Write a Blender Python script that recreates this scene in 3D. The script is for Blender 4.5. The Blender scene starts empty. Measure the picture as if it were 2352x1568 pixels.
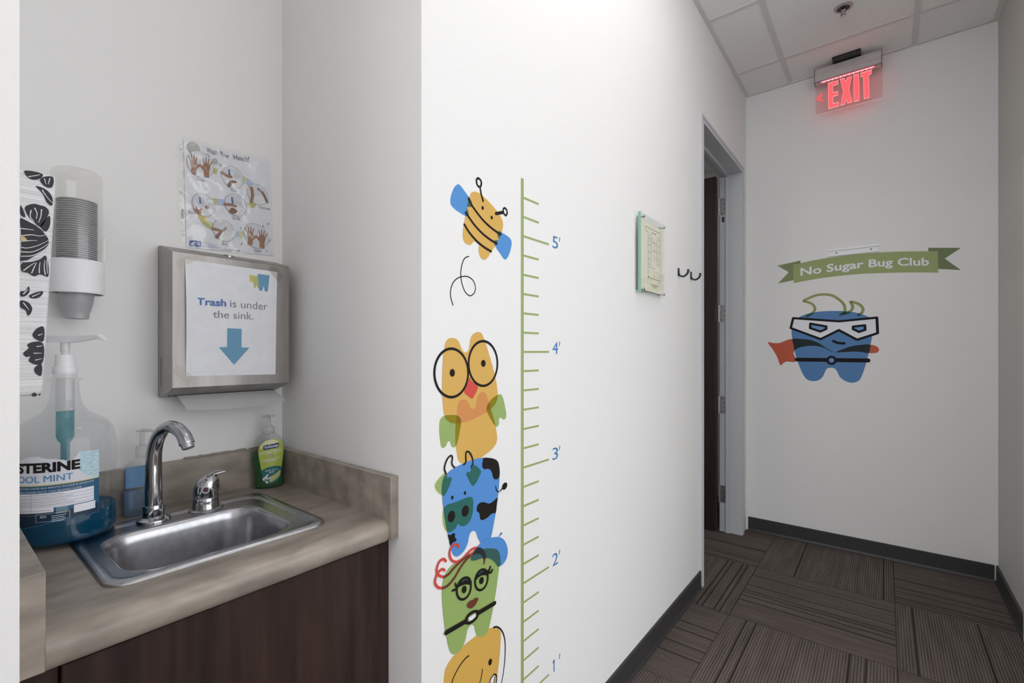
import bpy, bmesh, math, random
from mathutils import Vector, Matrix

# ------------------------------------------------------------------ camera, world, light, exposure
SC = bpy.context.scene
COL = SC.collection
CAM_Z = 1.2192
YAW = math.radians(38.36)
F_PX = 1080.0
HORIZON = 807.8
cd = bpy.data.cameras.new('camera')
cam = bpy.data.objects.new('camera', cd)
COL.objects.link(cam)
cam.location = (0, 0, CAM_Z)
cam.rotation_euler = (math.pi / 2, 0, YAW)
cd.sensor_width = 36
cd.lens = 36 * F_PX / 2352
cd.shift_y = (HORIZON - 784) / 2352
cd.clip_start = 0.02
SC.camera = cam
SC.view_settings.view_transform = 'Standard'
SC.view_settings.look = 'None'
SC.view_settings.exposure = 0.03
SC.view_settings.gamma = 1.0
SC.view_settings.use_curve_mapping = False
LIGHT_NEAR = 3.3      # troffer over the hall, just ahead of the camera
LIGHT_BACK = 5.0      # troffer behind the camera
WORLD = 2.5          # open clinic space behind the camera
ROOM_FILL = 6.0  # added fill panel, out of view, brightens the room past the door
w = bpy.data.worlds.new('world')
SC.world = w
w.use_nodes = True
w.node_tree.nodes['Background'].inputs[0].default_value = (0.95, 0.97, 1.0, 1)
w.node_tree.nodes['Background'].inputs[1].default_value = WORLD

# ------------------------------------------------------------------ measured places (metres)
XW = -0.7458     # hall's left wall (growth chart wall)
YB = 3.5365      # end wall
XR = 0.4717      # right wall
H = 2.971        # ceiling
YRE = 2.15       # the right wall begins here; nearer the camera the hall opens into the clinic
XN = -1.3416     # back of sink niche
YN0, YN1 = 0.0694, 0.6424   # niche sides
ZC = 0.860       # counter top

CS, SN = math.cos(YAW), math.sin(YAW)


def ray(px, py):
    a = (px - 1176) / F_PX
    b = (HORIZON - py) / F_PX
    return Vector((a * CS - SN, a * SN + CS, b))


class PlaneX:            # wall facing +X; local (u, v) = (Y, Z)
    def __init__(s, x): s.x = x
    def hit(s, px, py):
        r = ray(px, py); t = s.x / r.x
        return (t * r.y, CAM_Z + t * r.z)
    def to3(s, u, v, off=0): return Vector((s.x + off, u, v))


class PlaneY:            # wall facing -Y; local (u, v) = (X, Z)
    def __init__(s, y): s.y = y
    def hit(s, px, py):
        r = ray(px, py); t = s.y / r.y
        return (t * r.x, CAM_Z + t * r.z)
    def to3(s, u, v, off=0): return Vector((u, s.y - off, v))


class View:              # a measured detail: picture offset and scale on a wall plane
    def __init__(s, plane, ox, oy, k): s.p, s.ox, s.oy, s.k = plane, ox, oy, k
    def uv(s, pts): return [s.p.hit(s.ox + x * s.k, s.oy + y * s.k) for x, y in pts]


# ------------------------------------------------------------------ materials
def srgb(r, g, b):
    f = lambda c: (c / 255 / 12.92) if c / 255 <= 0.04045 else ((c / 255 + 0.055) / 1.055) ** 2.4
    return (f(r), f(g), f(b), 1)


MATS = {}


def new_mat(name):
    m = bpy.data.materials.new(name)
    m.use_nodes = True
    MATS[name] = m
    return m, m.node_tree.nodes, m.node_tree.links


def pbr(name, col, rough=0.5, metal=0.0, spec=0.5, bump=None, noise=None, coat=0.0):
    """plain surface; noise=(scale, amount, stretch xyz) varies its colour; bump=(scale, strength)"""
    m, N, L = new_mat(name)
    b = N['Principled BSDF']
    b.inputs['Base Color'].default_value = col
    b.inputs['Roughness'].default_value = rough
    b.inputs['Metallic'].default_value = metal
    b.inputs['Specular IOR Level'].default_value = spec
    b.inputs['Coat Weight'].default_value = coat
    if noise or bump:
        tc = N.new('ShaderNodeTexCoord')
    if noise:
        sc, amt, st = noise
        mp = N.new('ShaderNodeMapping'); mp.inputs['Scale'].default_value = st
        nz = N.new('ShaderNodeTexNoise'); nz.inputs['Scale'].default_value = sc
        nz.inputs['Detail'].default_value = 6
        L.new(tc.outputs['Object'], mp.inputs[0]); L.new(mp.outputs[0], nz.inputs['Vector'])
        rp = N.new('ShaderNodeValToRGB')
        rp.color_ramp.elements[0].position = 0.3; rp.color_ramp.elements[1].position = 0.7
        rp.color_ramp.elements[0].color = tuple(c * (1 - amt) for c in col[:3]) + (1,)
        rp.color_ramp.elements[1].color = tuple(min(1, c * (1 + amt)) for c in col[:3]) + (1,)
        L.new(nz.outputs[0], rp.inputs[0]); L.new(rp.outputs[0], b.inputs['Base Color'])
    if bump:
        nb = N.new('ShaderNodeTexNoise'); nb.inputs['Scale'].default_value = bump[0]
        nb.inputs['Detail'].default_value = 3
        L.new(tc.outputs['Object'], nb.inputs['Vector'])
        bp = N.new('ShaderNodeBump'); bp.inputs['Strength'].default_value = bump[1]
        bp.inputs['Distance'].default_value = 0.002
        L.new(nb.outputs[0], bp.inputs['Height']); L.new(bp.outputs[0], b.inputs['Normal'])
    return m


def clear(name, tint, gloss=0.06, rough=0.05, edge=0.5, bump=None):
    """thin clear plastic / tinted film: see-through with a fresnel sheen"""
    m, N, L = new_mat(name)
    N.remove(N['Principled BSDF'])
    out = N['Material Output']
    tr = N.new('ShaderNodeBsdfTransparent'); tr.inputs[0].default_value = tint
    gl = N.new('ShaderNodeBsdfGlossy'); gl.inputs['Roughness'].default_value = rough
    gl.inputs[0].default_value = (1, 1, 1, 1)
    lw = N.new('ShaderNodeLayerWeight'); lw.inputs[0].default_value = 0.35
    mr = N.new('ShaderNodeMapRange')
    mr.inputs['To Min'].default_value = gloss * 0.5; mr.inputs['To Max'].default_value = edge
    pw = N.new('ShaderNodeMath'); pw.operation = 'POWER'; pw.inputs[1].default_value = 2.5
    L.new(lw.outputs['Facing'], pw.inputs[0]); L.new(pw.outputs[0], mr.inputs['Value'])
    mx = N.new('ShaderNodeMixShader')
    L.new(mr.outputs[0], mx.inputs[0]); L.new(tr.outputs[0], mx.inputs[1]); L.new(gl.outputs[0], mx.inputs[2])
    L.new(mx.outputs[0], out.inputs[0])
    if bump:
        tc = N.new('ShaderNodeTexCoord')
        nb = N.new('ShaderNodeTexNoise'); nb.inputs['Scale'].default_value = bump[0]; nb.inputs['Detail'].default_value = 1
        nb.inputs['Distortion'].default_value = 1.2
        L.new(tc.outputs['Object'], nb.inputs['Vector'])
        bp = N.new('ShaderNodeBump'); bp.inputs['Strength'].default_value = bump[1]; bp.inputs['Distance'].default_value = 0.01
        L.new(nb.outputs[0], bp.inputs['Height']); L.new(bp.outputs[0], gl.inputs['Normal'])
        L.new(bp.outputs[0], lw.inputs['Normal'])
    return m


def film(name, col):
    m, N, L = new_mat(name)
    N.remove(N['Principled BSDF'])
    # light crosses the ink twice, on its way to the wall and back
    tr = N.new('ShaderNodeBsdfTransparent'); tr.inputs[0].default_value = tuple(math.sqrt(c) for c in col[:3]) + (1,)
    L.new(tr.outputs[0], N['Material Output'].inputs[0])
    return m


def glow(name, col, strength, base=None):
    m, N, L = new_mat(name)
    b = N['Principled BSDF']
    b.inputs['Base Color'].default_value = base or (0.8, 0.8, 0.8, 1)
    b.inputs['Emission Color'].default_value = col
    b.inputs['Emission Strength'].default_value = strength
    return m


WALL = pbr('wall paint white', (0.83, 0.822, 0.812, 1), 0.55, bump=(260, 0.22), spec=0.35)
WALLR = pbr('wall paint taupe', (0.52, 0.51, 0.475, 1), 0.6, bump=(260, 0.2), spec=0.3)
WALLE = pbr('wall paint end wall', (0.83, 0.825, 0.82, 1), 0.6, bump=(260, 0.2), spec=0.3)
TILE = pbr('ceiling tile', (0.92, 0.905, 0.885, 1), 0.9, bump=(420, 0.5), noise=(350, 0.05, (1, 1, 1)))
TEE = pbr('ceiling grid metal', (0.70, 0.69, 0.67, 1), 0.45)
RUBBER = pbr('cove base rubber', (0.035, 0.034, 0.034, 1), 0.45, noise=(300, 0.3, (1, 1, 1)))
FRAME = pbr('painted steel frame', (0.53, 0.545, 0.57, 1), 0.38, spec=0.5)
DOORW = pbr('dark door veneer', (0.028, 0.014, 0.010, 1), 0.4, noise=(14, 0.35, (6, 6, 0.5)))
CABW = pbr('dark cabinet laminate', (0.030, 0.0150, 0.0115, 1), 0.5, spec=0.28, noise=(9, 0.45, (3, 5, 0.45)))
LAM = pbr('taupe stone laminate', (0.305, 0.263, 0.222, 1), 0.34, noise=(13, 0.30, (2.2, 0.8, 2.0)), bump=(300, 0.08))
STEEL = pbr('brushed sink steel', (0.49, 0.49, 0.515, 1), 0.27, metal=1.0, noise=(60, 0.1, (1, 1, 1)))
DISP = pbr('dispenser steel', (0.40, 0.382, 0.362, 1), 0.5, metal=0.85, noise=(14, 0.14, (1, 3, 0.35)))
CHROME = pbr('chrome', (0.52, 0.525, 0.55, 1), 0.06, metal=1.0)
SATIN = pbr('satin hinge steel', (0.52, 0.52, 0.53, 1), 0.35, metal=1.0)
ALU = pbr('brushed aluminium', (0.62, 0.60, 0.59, 1), 0.4, metal=0.85, noise=(40, 0.1, (0.3, 1, 12)))
BLACK = pbr('black plastic', (0.012, 0.012, 0.013, 1), 0.4)
SCREW = pbr('dark screw', (0.06, 0.06, 0.06, 1), 0.4, metal=0.6)
PAPER = pbr('white paper', (0.80, 0.81, 0.85, 1), 0.75, bump=(60, 0.25), noise=(40, 0.025, (1, 1, 1)))
TOWEL = pbr('paper towel', (0.84, 0.84, 0.85, 1), 0.95, bump=(500, 0.6))
WHITEP = pbr('white plastic', (0.86, 0.86, 0.89, 1), 0.35)
WHITED = pbr('warm white plastic', (0.74, 0.74, 0.72, 1), 0.35)
CUP = pbr('grey cup plastic', (0.40, 0.395, 0.415, 1), 0.3)
D_YEL = pbr('decal yellow', srgb(212, 168, 80), 0.5)
D_ORA = pbr('decal orange', srgb(206, 136, 72), 0.5)
D_BLU = pbr('decal blue', srgb(76, 138, 208), 0.5)
D_BLK = pbr('decal black', srgb(26, 21, 17), 0.6, spec=0.2)
D_GRN = pbr('decal green', srgb(146, 172, 98), 0.5)
D_DGR = pbr('decal dark green', srgb(44, 88, 84), 0.5)
D_RED = pbr('decal red', srgb(206, 66, 54), 0.5)
D_BRN = pbr('decal brown', srgb(104, 48, 34), 0.5)
D_WHT = pbr('decal white', srgb(232, 232, 240), 0.5)
D_NUM = pbr('decal numeral blue', srgb(56, 124, 184), 0.5)
D_OLV = pbr('decal ruler green', srgb(150, 170, 100), 0.5)
D_HAIR = pbr('decal dark hair', srgb(18, 30, 34), 0.5)
F_GRN = film('film green', srgb(166, 192, 122))
F_BLU = film('film blue', srgb(100, 160, 228))
H_BLU = pbr('hero blue', srgb(70, 122, 178), 0.5)
H_LBL = pbr('hero light blue', srgb(100, 150, 210), 0.5)
H_RED = pbr('hero red', srgb(190, 80, 48), 0.5)
H_DRK = pbr('hero dark cape', srgb(30, 42, 44), 0.6, spec=0.25)
H_BLK = pbr('hero black', srgb(18, 16, 19), 0.6, spec=0.2)
H_FGR = film('hero film green', srgb(168, 176, 120))
B_GRN = pbr('banner green', srgb(150, 164, 104), 0.5)
B_MID = pbr('banner tail green', srgb(124, 138, 90), 0.5)
B_DRK = pbr('banner fold green', srgb(106, 120, 78), 0.5)
P_BLU = pbr('print blue', srgb(92, 124, 188), 0.7)
P_GRY = pbr('print grey', srgb(138, 134, 142), 0.7)
P_ARR = pbr('print arrow blue', srgb(108, 158, 190), 0.7)
P_YEL = pbr('print yellow', srgb(210, 194, 112), 0.7)
P_GRN = pbr('print green', srgb(186, 190, 124), 0.7)
P_LGR = pbr('print pale green', srgb(212, 214, 172), 0.7)
P_LBL = pbr('print pale blue', srgb(180, 200, 228), 0.7)
P_SKN = pbr('print brown skin', srgb(158, 116, 88), 0.7)
P_SKD = pbr('print dark brown', srgb(136, 98, 76), 0.7)
P_BLK = pbr('print black', srgb(40, 38, 40), 0.7)
P_CIR = pbr('print circle grey', srgb(214, 216, 222), 0.7)
P_BAS = pbr('print basin grey', srgb(228, 228, 232), 0.7)
P_GOO = pbr('print germ grey', srgb(180, 180, 176), 0.7)
P_NAV = pbr('print navy', srgb(84, 108, 168), 0.7)
CREAM = pbr('cream plan paper', (0.80, 0.765, 0.63, 1), 0.6)
TAPE = clear('clear tape', (0.86, 0.84, 0.80, 1), 0.1, 0.3, 0.4)
SLEEVE = clear('sheet protector', (0.97, 0.97, 0.97, 1), 0.12, 0.10, 0.5, bump=(20, 0.8))
DOME = clear('clear dome plastic', (0.955, 0.955, 0.945, 1), 0.12, 0.12, 0.30)
PET = clear('clear bottle plastic', (0.935, 0.94, 0.945, 1), 0.07, 0.06, 0.45)
PUMPC = None
ACRYL = clear('clear acrylic', (0.985, 0.992, 0.985, 1), 0.06, 0.05, 0.35)
GREENG = pbr('green glass edge', (0.25, 0.46, 0.36, 1), 0.2)


def liquid(name, tint, body, k):
    """see-through coloured liquid that also scatters a little of the light inside it"""
    m = clear(name, tint, 0.05, 0.05, 0.3)
    N, L = m.node_tree.nodes, m.node_tree.links
    mx = [n for n in N if n.type == 'MIX_SHADER'][0]
    tr = [n for n in N if n.type == 'BSDF_TRANSPARENT'][0]
    df = N.new('ShaderNodeBsdfTranslucent'); df.inputs[0].default_value = body
    d2 = N.new('ShaderNodeBsdfDiffuse'); d2.inputs[0].default_value = body
    ma = N.new('ShaderNodeMixShader'); ma.inputs[0].default_value = 0.5
    L.new(df.outputs[0], ma.inputs[1]); L.new(d2.outputs[0], ma.inputs[2])
    mb = N.new('ShaderNodeMixShader'); mb.inputs[0].default_value = k
    L.new(tr.outputs[0], mb.inputs[1]); L.new(ma.outputs[0], mb.inputs[2])
    L.new(mb.outputs[0], mx.inputs[1])
    return m


L_BLUE = liquid('mouthwash blue', srgb(70, 160, 190), srgb(12, 116, 160), 0.60)

L_TEAL = liquid('mouthwash in tube', srgb(190, 225, 230), srgb(140, 194, 204), 0.55)
PUMPC = liquid('frosted pump plastic', (0.95, 0.95, 0.95, 1), (0.85, 0.85, 0.86, 1), 0.35)
L_SAN = liquid('sanitizer gel', srgb(215, 228, 240), srgb(186, 210, 232), 0.45)
L_GRN = liquid('green soap', srgb(136, 196, 148), srgb(104, 170, 118), 0.42)
M_WHT = pbr('mouthwash label white', srgb(214, 216, 224), 0.5)
M_TOR = pbr('mouthwash torn label', srgb(186, 214, 224), 0.8, noise=(160, 0.2, (1, 1, 3)))
M_BLU = pbr('mouthwash label blue', srgb(40, 92, 128), 0.45)
M_DBL = pbr('mouthwash label navy', srgb(20, 46, 70), 0.45)
M_MID = pbr('mouthwash mint blue', srgb(60, 130, 176), 0.45)
S_LBL = pbr('soap label lime', srgb(176, 190, 82), 0.4)
S_PAL = pbr('soap label pale', srgb(216, 216, 168), 0.4)
S_NAV = pbr('soap label navy', srgb(24, 38, 104), 0.4)
S_TEA = pbr('soap label teal', srgb(36, 110, 112), 0.4)
A_BLU = pbr('sanitizer label blue', srgb(112, 164, 212), 0.3)
FAB = None

# carpet: quarter-turned tiles with ribs and a few dark lines
def carpet():
    m, N, L = new_mat('striped carpet tile')
    b = N['Principled BSDF']; b.inputs['Roughness'].default_value = 0.95
    b.inputs['Specular IOR Level'].default_value = 0.1
    g = N.new('ShaderNodeNewGeometry')
    sp = N.new('ShaderNodeSeparateXYZ'); L.new(g.outputs['Position'], sp.inputs[0])

    def math_(op, a, c, d=None):
        n = N.new('ShaderNodeMath'); n.operation = op
        for i, v in enumerate((a, c, d)):
            if v is None: continue
            if isinstance(v, (int, float)): n.inputs[i].default_value = v
            else: L.new(v, n.inputs[i])
        return n.outputs[0]
    P = 0.606
    fx = math_('DIVIDE', math_('ADD', sp.outputs[0], 0.565 + P * 10), P)
    fy = math_('DIVIDE', math_('ADD', sp.outputs[1], -2.338 + P * 10), P)
    ix, iy = math_('FLOOR', fx, 0), math_('FLOOR', fy, 0)
    par = math_('MODULO', math_('ADD', ix, iy), 2)
    lx, ly = math_('SUBTRACT', fx, ix), math_('SUBTRACT', fy, iy)
    mx = N.new('ShaderNodeMix'); mx.data_type = 'FLOAT'
    L.new(par, mx.inputs[0]); L.new(ly, mx.inputs[2]); L.new(lx, mx.inputs[3])
    t = mx.outputs[0]
    mx2 = N.new('ShaderNodeMix'); mx2.data_type = 'FLOAT'
    L.new(par, mx2.inputs[0]); L.new(lx, mx2.inputs[2]); L.new(ly, mx2.inputs[3])
    s = mx2.outputs[0]
    seed = math_('ADD', math_('MULTIPLY', ix, 17.3), math_('MULTIPLY', iy, 5.7))
    # fine ribs
    rib = math_('SINE', math_('MULTIPLY', t, 6.2832 * 61), 0)
    # thin dark lines: a few random slots per tile
    cell = math_('FLOOR', math_('MULTIPLY', t, 46), 0)
    wn = N.new('ShaderNodeTexWhiteNoise'); wn.noise_dimensions = '2D'
    cv = N.new('ShaderNodeCombineXYZ'); L.new(cell, cv.inputs[0]); L.new(seed, cv.inputs[1])
    L.new(cv.outputs[0], wn.inputs['Vector'])
    line = math_('GREATER_THAN', wn.outputs['Value'], 0.885)
    inner = math_('GREATER_THAN', math_('FRACT', math_('MULTIPLY', t, 46), 0), 0.45)
    line = math_('MULTIPLY', line, inner)
    # slow change across the ribs and short flecks along them
    n1 = N.new('ShaderNodeTexNoise'); n1.noise_dimensions = '2D'; n1.inputs['Scale'].default_value = 1
    cv2 = N.new('ShaderNodeCombineXYZ'); L.new(math_('MULTIPLY', t, 22), cv2.inputs[0])
    L.new(math_('ADD', math_('MULTIPLY', s, 2.0), seed), cv2.inputs[1]); L.new(cv2.outputs[0], n1.inputs['Vector'])
    n2 = N.new('ShaderNodeTexNoise'); n2.noise_dimensions = '2D'; n2.inputs['Scale'].default_value = 1
    cv3 = N.new('ShaderNodeCombineXYZ'); L.new(math_('MULTIPLY', t, 160), cv3.inputs[0])
    L.new(math_('MULTIPLY', s, 90), cv3.inputs[1]); L.new(cv3.outputs[0], n2.inputs['Vector'])
    val = math_('ADD', math_('MULTIPLY', rib, 0.52), math_('MULTIPLY', math_('SUBTRACT', n1.outputs[0], 0.5), 1.0))
    val = math_('ADD', val, math_('MULTIPLY', math_('SUBTRACT', n2.outputs[0], 0.5), 1.2))
    val = math_('ADD', math_('MULTIPLY', val, 0.5), 0.5)
    rp = N.new('ShaderNodeValToRGB')
    rp.color_ramp.elements[0].color = (0.038, 0.030, 0.027, 1)
    rp.color_ramp.elements[1].color = (0.19, 0.157, 0.142, 1)
    L.new(val, rp.inputs[0])
    dk = N.new('ShaderNodeMix'); dk.data_type = 'RGBA'
    L.new(math_('MULTIPLY', line, 0.8), dk.inputs[0]); L.new(rp.outputs[0], dk.inputs[6])
    dk.inputs[7].default_value = (0.018, 0.013, 0.012, 1)
    # hairline seams between tiles
    ex = math_('MINIMUM', math_('MINIMUM', lx, math_('SUBTRACT', 1, lx)), math_('MINIMUM', ly, math_('SUBTRACT', 1, ly)))
    seam = math_('MULTIPLY', math_('LESS_THAN', ex, 0.004), 0.6)
    sm = N.new('ShaderNodeMix'); sm.data_type = 'RGBA'
    L.new(seam, sm.inputs[0]); L.new(dk.outputs[2], sm.inputs[6]); sm.inputs[7].default_value = (0.02, 0.015, 0.014, 1)
    L.new(sm.outputs[2], b.inputs['Base Color'])
    bp = N.new('ShaderNodeBump'); bp.inputs['Strength'].default_value = 0.5; bp.inputs['Distance'].default_value = 0.003
    L.new(val, bp.inputs['Height']); L.new(bp.outputs[0], b.inputs['Normal'])
    return m


CARPET = carpet()


def fabric():
    m, N, L = new_mat('ribbed white fabric')
    b = N['Principled BSDF']; b.inputs['Roughness'].default_value = 0.8
    tc = N.new('ShaderNodeTexCoord')
    mp = N.new('ShaderNodeMapping'); mp.inputs['Scale'].default_value = (5, 5, 430)
    L.new(tc.outputs['Object'], mp.inputs[0])
    nz = N.new('ShaderNodeTexNoise'); nz.inputs['Scale'].default_value = 2; nz.inputs['Detail'].default_value = 4
    L.new(mp.outputs[0], nz.inputs['Vector'])
    rp = N.new('ShaderNodeValToRGB')
    rp.color_ramp.elements[0].position = 0.35; rp.color_ramp.elements[0].color = srgb(198, 198, 203)
    rp.color_ramp.elements[1].position = 0.6; rp.color_ramp.elements[1].color = srgb(228, 228, 228)
    L.new(nz.outputs[0], rp.inputs[0]); L.new(rp.outputs[0], b.inputs['Base Color'])
    return m


FAB = fabric()
F_BLKP = pbr('fabric black print', srgb(36, 33, 40), 0.6)
F_TAN = pbr('fabric tan print', srgb(206, 176, 130), 0.7)


# ------------------------------------------------------------------ object helpers
def tag(o, label=None, cat=None, group=None, kind=None):
    if label: o['label'] = label
    if cat: o['category'] = cat
    if group: o['group'] = group
    if kind: o['kind'] = kind
    return o


def thing(name, label, cat, loc, group=None):
    o = bpy.data.objects.new(name, None)
    o.empty_display_size = 0.02
    o.location = loc
    COL.objects.link(o)
    return tag(o, label, cat, group)


def base_of(o):
    v = Vector((0, 0, 0))
    while o is not None:
        v += o.location
        o = o.parent
    return v


def obj(name, bm, m, parent=None, loc=None, smooth=40, label=None):
    """bm holds world coordinates; the object's origin goes to loc (or its parent's base)"""
    base = base_of(parent) if parent else Vector(loc or (0, 0, 0))
    bmesh.ops.translate(bm, verts=bm.verts, vec=-base)
    bmesh.ops.recalc_face_normals(bm, faces=bm.faces)
    me = bpy.data.meshes.new(name)
    bm.to_mesh(me); bm.free()
    if smooth:
        me.shade_smooth()
        me.set_sharp_from_angle(angle=math.radians(smooth))
    o = bpy.data.objects.new(name, me)
    if m: me.materials.append(m)
    COL.objects.link(o)
    if parent: o.parent = parent
    else: o.location = base
    if label: o['label'] = label
    return o


def BM(): return bmesh.new()


def box(bm, x0, x1, y0, y1, z0, z1, bev=0, seg=2):
    t = bmesh.new()
    bmesh.ops.create_cube(t, size=1)
    for v in t.verts:
        v.co = Vector((x0 + (v.co.x + .5) * (x1 - x0), y0 + (v.co.y + .5) * (y1 - y0), z0 + (v.co.z + .5) * (z1 - z0)))
    if bev:
        bmesh.ops.bevel(t, geom=list(t.edges), offset=bev, segments=seg, profile=0.5, affect='EDGES')
    join(bm, t)
    return bm


def join(bm, t):
    me = bpy.data.meshes.new('tmp'); t.to_mesh(me); t.free(); bm.from_mesh(me); bpy.data.meshes.remove(me)


def loft(bm, rings, cap0=True, cap1=True, closed=True):
    vs = [[bm.verts.new(p) for p in r] for r in rings]
    n = len(rings[0])
    for a, b in zip(vs, vs[1:]):
        for i in range(n if closed else n - 1):
            j = (i + 1) % n
            bm.faces.new((a[i], a[j], b[j], b[i]))
    if cap0: bm.faces.new(list(reversed(vs[0])))
    if cap1: bm.faces.new(vs[-1])
    return bm


def lathe(bm, cx, cy, prof, n=40, cap0=True, cap1=True, sx=1, sy=1):
    rings = [[(cx + r * sx * math.cos(2 * math.pi * i / n), cy + r * sy * math.sin(2 * math.pi * i / n), z) for i in range(n)] for r, z in prof]
    return loft(bm, rings, cap0, cap1)


def tube(bm, pts, rad, n=16, cap=True):
    pts = [Vector(p) for p in pts]
    rr = rad if isinstance(rad, (list, tuple)) else [rad] * len(pts)
    rings = []
    nrm = None
    for i, p in enumerate(pts):
        d = (pts[min(i + 1, len(pts) - 1)] - pts[max(i - 1, 0)]).normalized()
        if nrm is None:
            nrm = d.orthogonal().normalized()
        nrm = (nrm - d * nrm.dot(d)).normalized()
        b = d.cross(nrm)
        rings.append([p + (nrm * math.cos(a) + b * math.sin(a)) * rr[i] for a in [2 * math.pi * k / n for k in range(n)]])
    return loft(bm, rings, cap, cap)


def catmull(pts, closed=True, n=8):
    P = [Vector((p[0], p[1])) for p in pts]
    out = []
    m = len(P)
    rng = range(m) if closed else range(m - 1)
    for i in rng:
        if closed:
            p0, p1, p2, p3 = P[(i - 1) % m], P[i], P[(i + 1) % m], P[(i + 2) % m]
        else:
            p0, p1, p2, p3 = P[max(i - 1, 0)], P[i], P[i + 1], P[min(i + 2, m - 1)]
        # centripetal spacing keeps corners tidy
        t1 = max((p1 - p0).length, 1e-9) ** .5; t2 = max((p2 - p1).length, 1e-9) ** .5; t3 = max((p3 - p2).length, 1e-9) ** .5
        m1 = (p1 - p0) / t1 - (p2 - p0) / (t1 + t2) + (p2 - p1) / t2 if (p1 - p0).length > 1e-8 else (p2 - p1) / t2
        m2 = (p2 - p1) / t2 - (p3 - p1) / (t2 + t3) + (p3 - p2) / t3 if (p3 - p2).length > 1e-8 else (p2 - p1) / t2
        m1 *= t2; m2 *= t2
        for k in range(n):
            t = k / n
            out.append(p1 * (2 * t**3 - 3 * t**2 + 1) + m1 * (t**3 - 2 * t**2 + t) + p2 * (-2 * t**3 + 3 * t**2) + m2 * (t**3 - t**2))
    if not closed: out.append(P[-1])
    return [(p.x, p.y) for p in out]


def ellipse(cx, cy, rx, ry, rot=0, n=36):
    a = math.radians(rot)
    return [(cx + rx * math.cos(t) * math.cos(a) - ry * math.sin(t) * math.sin(a),
             cy + rx * math.cos(t) * math.sin(a) + ry * math.sin(t) * math.cos(a)) for t in [2 * math.pi * i / n for i in range(n)]]


# ---- flat prints on a wall: fills and strokes in the wall's own (u, v)
def fill(bm, uv, to3, off):
    vs = [bm.verts.new(to3(u, v, off)) for u, v in uv]
    f = bm.faces.new(vs)
    f.normal_update()
    bmesh.ops.triangulate(bm, faces=[f], ngon_method='EAR_CLIP')


def stroke(bm, uv, width, to3, off, closed=False, caps=True):
    P = [Vector(p) for p in uv]
    n = len(P)
    W = width if isinstance(width, (list, tuple)) else [width, width]
    L, R = [], []
    for i, p in enumerate(P):
        if closed: a, b = P[(i - 1) % n], P[(i + 1) % n]
        else: a, b = P[max(i - 1, 0)], P[min(i + 1, n - 1)]
        d = (b - a)
        d = d.normalized() if d.length > 1e-9 else Vector((1, 0))
        q = Vector((-d.y, d.x))
        k = 1.0
        if (0 < i < n - 1) or closed:
            d1 = (p - a)
            if d1.length > 1e-9:
                k = 1 / max(0.5, abs(q.dot(Vector((-d1.y, d1.x)).normalized())))
        wd = (W[0] + (W[1] - W[0]) * i / max(1, n - 1)) * 0.5 * k
        L.append(bm.verts.new(to3(*(p + q * wd), off))); R.append(bm.verts.new(to3(*(p - q * wd), off)))
    for i in range(n if closed else n - 1):
        j = (i + 1) % n
        bm.faces.new((L[i], R[i], R[j], L[j]))
    if caps and not closed:
        for i, j, wv in ((0, 1, W[0]), (n - 1, n - 2, W[1])):
            d = (P[i] - P[j]).normalized(); q = Vector((-d.y, d.x))
            ring = [P[i] + (d * math.cos(t) + q * math.sin(t)) * wv * .5 for t in [math.pi * (k / 8 - .5) for k in range(9)]]
            bm.faces.new([bm.verts.new(to3(*r, off)) for r in ring])


def text_mesh(s, bold=0.0, spacing=1.0):
    """letter outlines as 2-D triangles in the unit box of the whole string"""
    c = bpy.data.curves.new('lettering', 'FONT')
    c.body = s; c.offset = bold; c.resolution_u = 3; c.space_character = spacing; c.fill_mode = 'FRONT'
    o = bpy.data.objects.new('lettering', c)
    me = o.to_mesh()
    vs = [(v.co.x, v.co.y) for v in me.vertices]
    fs = [list(p.vertices) for p in me.polygons]
    o.to_mesh_clear()
    bpy.data.objects.remove(o); bpy.data.curves.remove(c)
    x0, x1 = min(v[0] for v in vs), max(v[0] for v in vs)
    y0, y1 = min(v[1] for v in vs), max(v[1] for v in vs)
    return [((x - x0) / (x1 - x0), (y - y0) / (y1 - y0)) for x, y in vs], fs


def text(bm, s, fn, bold=0.0, spacing=1.0):
    """fn maps (s, t) in the unit box to a 3-D point"""
    vs, fs = text_mesh(s, bold, spacing)
    bv = [bm.verts.new(fn(a, b)) for a, b in vs]
    for f in fs:
        try: bm.faces.new([bv[i] for i in f])
        except ValueError: pass


def quad_fn(view, off, tl, tr, br, bl):
    """unit box -> the wall, through four measured corners"""
    q = view.uv([tl, tr, br, bl])
    def fn(s, t):
        a = Vector(q[3]) * (1 - s) + Vector(q[2]) * s
        b = Vector(q[0]) * (1 - s) + Vector(q[1]) * s
        p = a * (1 - t) + b * t
        return view.p.to3(p.x, p.y, off)
    return fn


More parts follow.
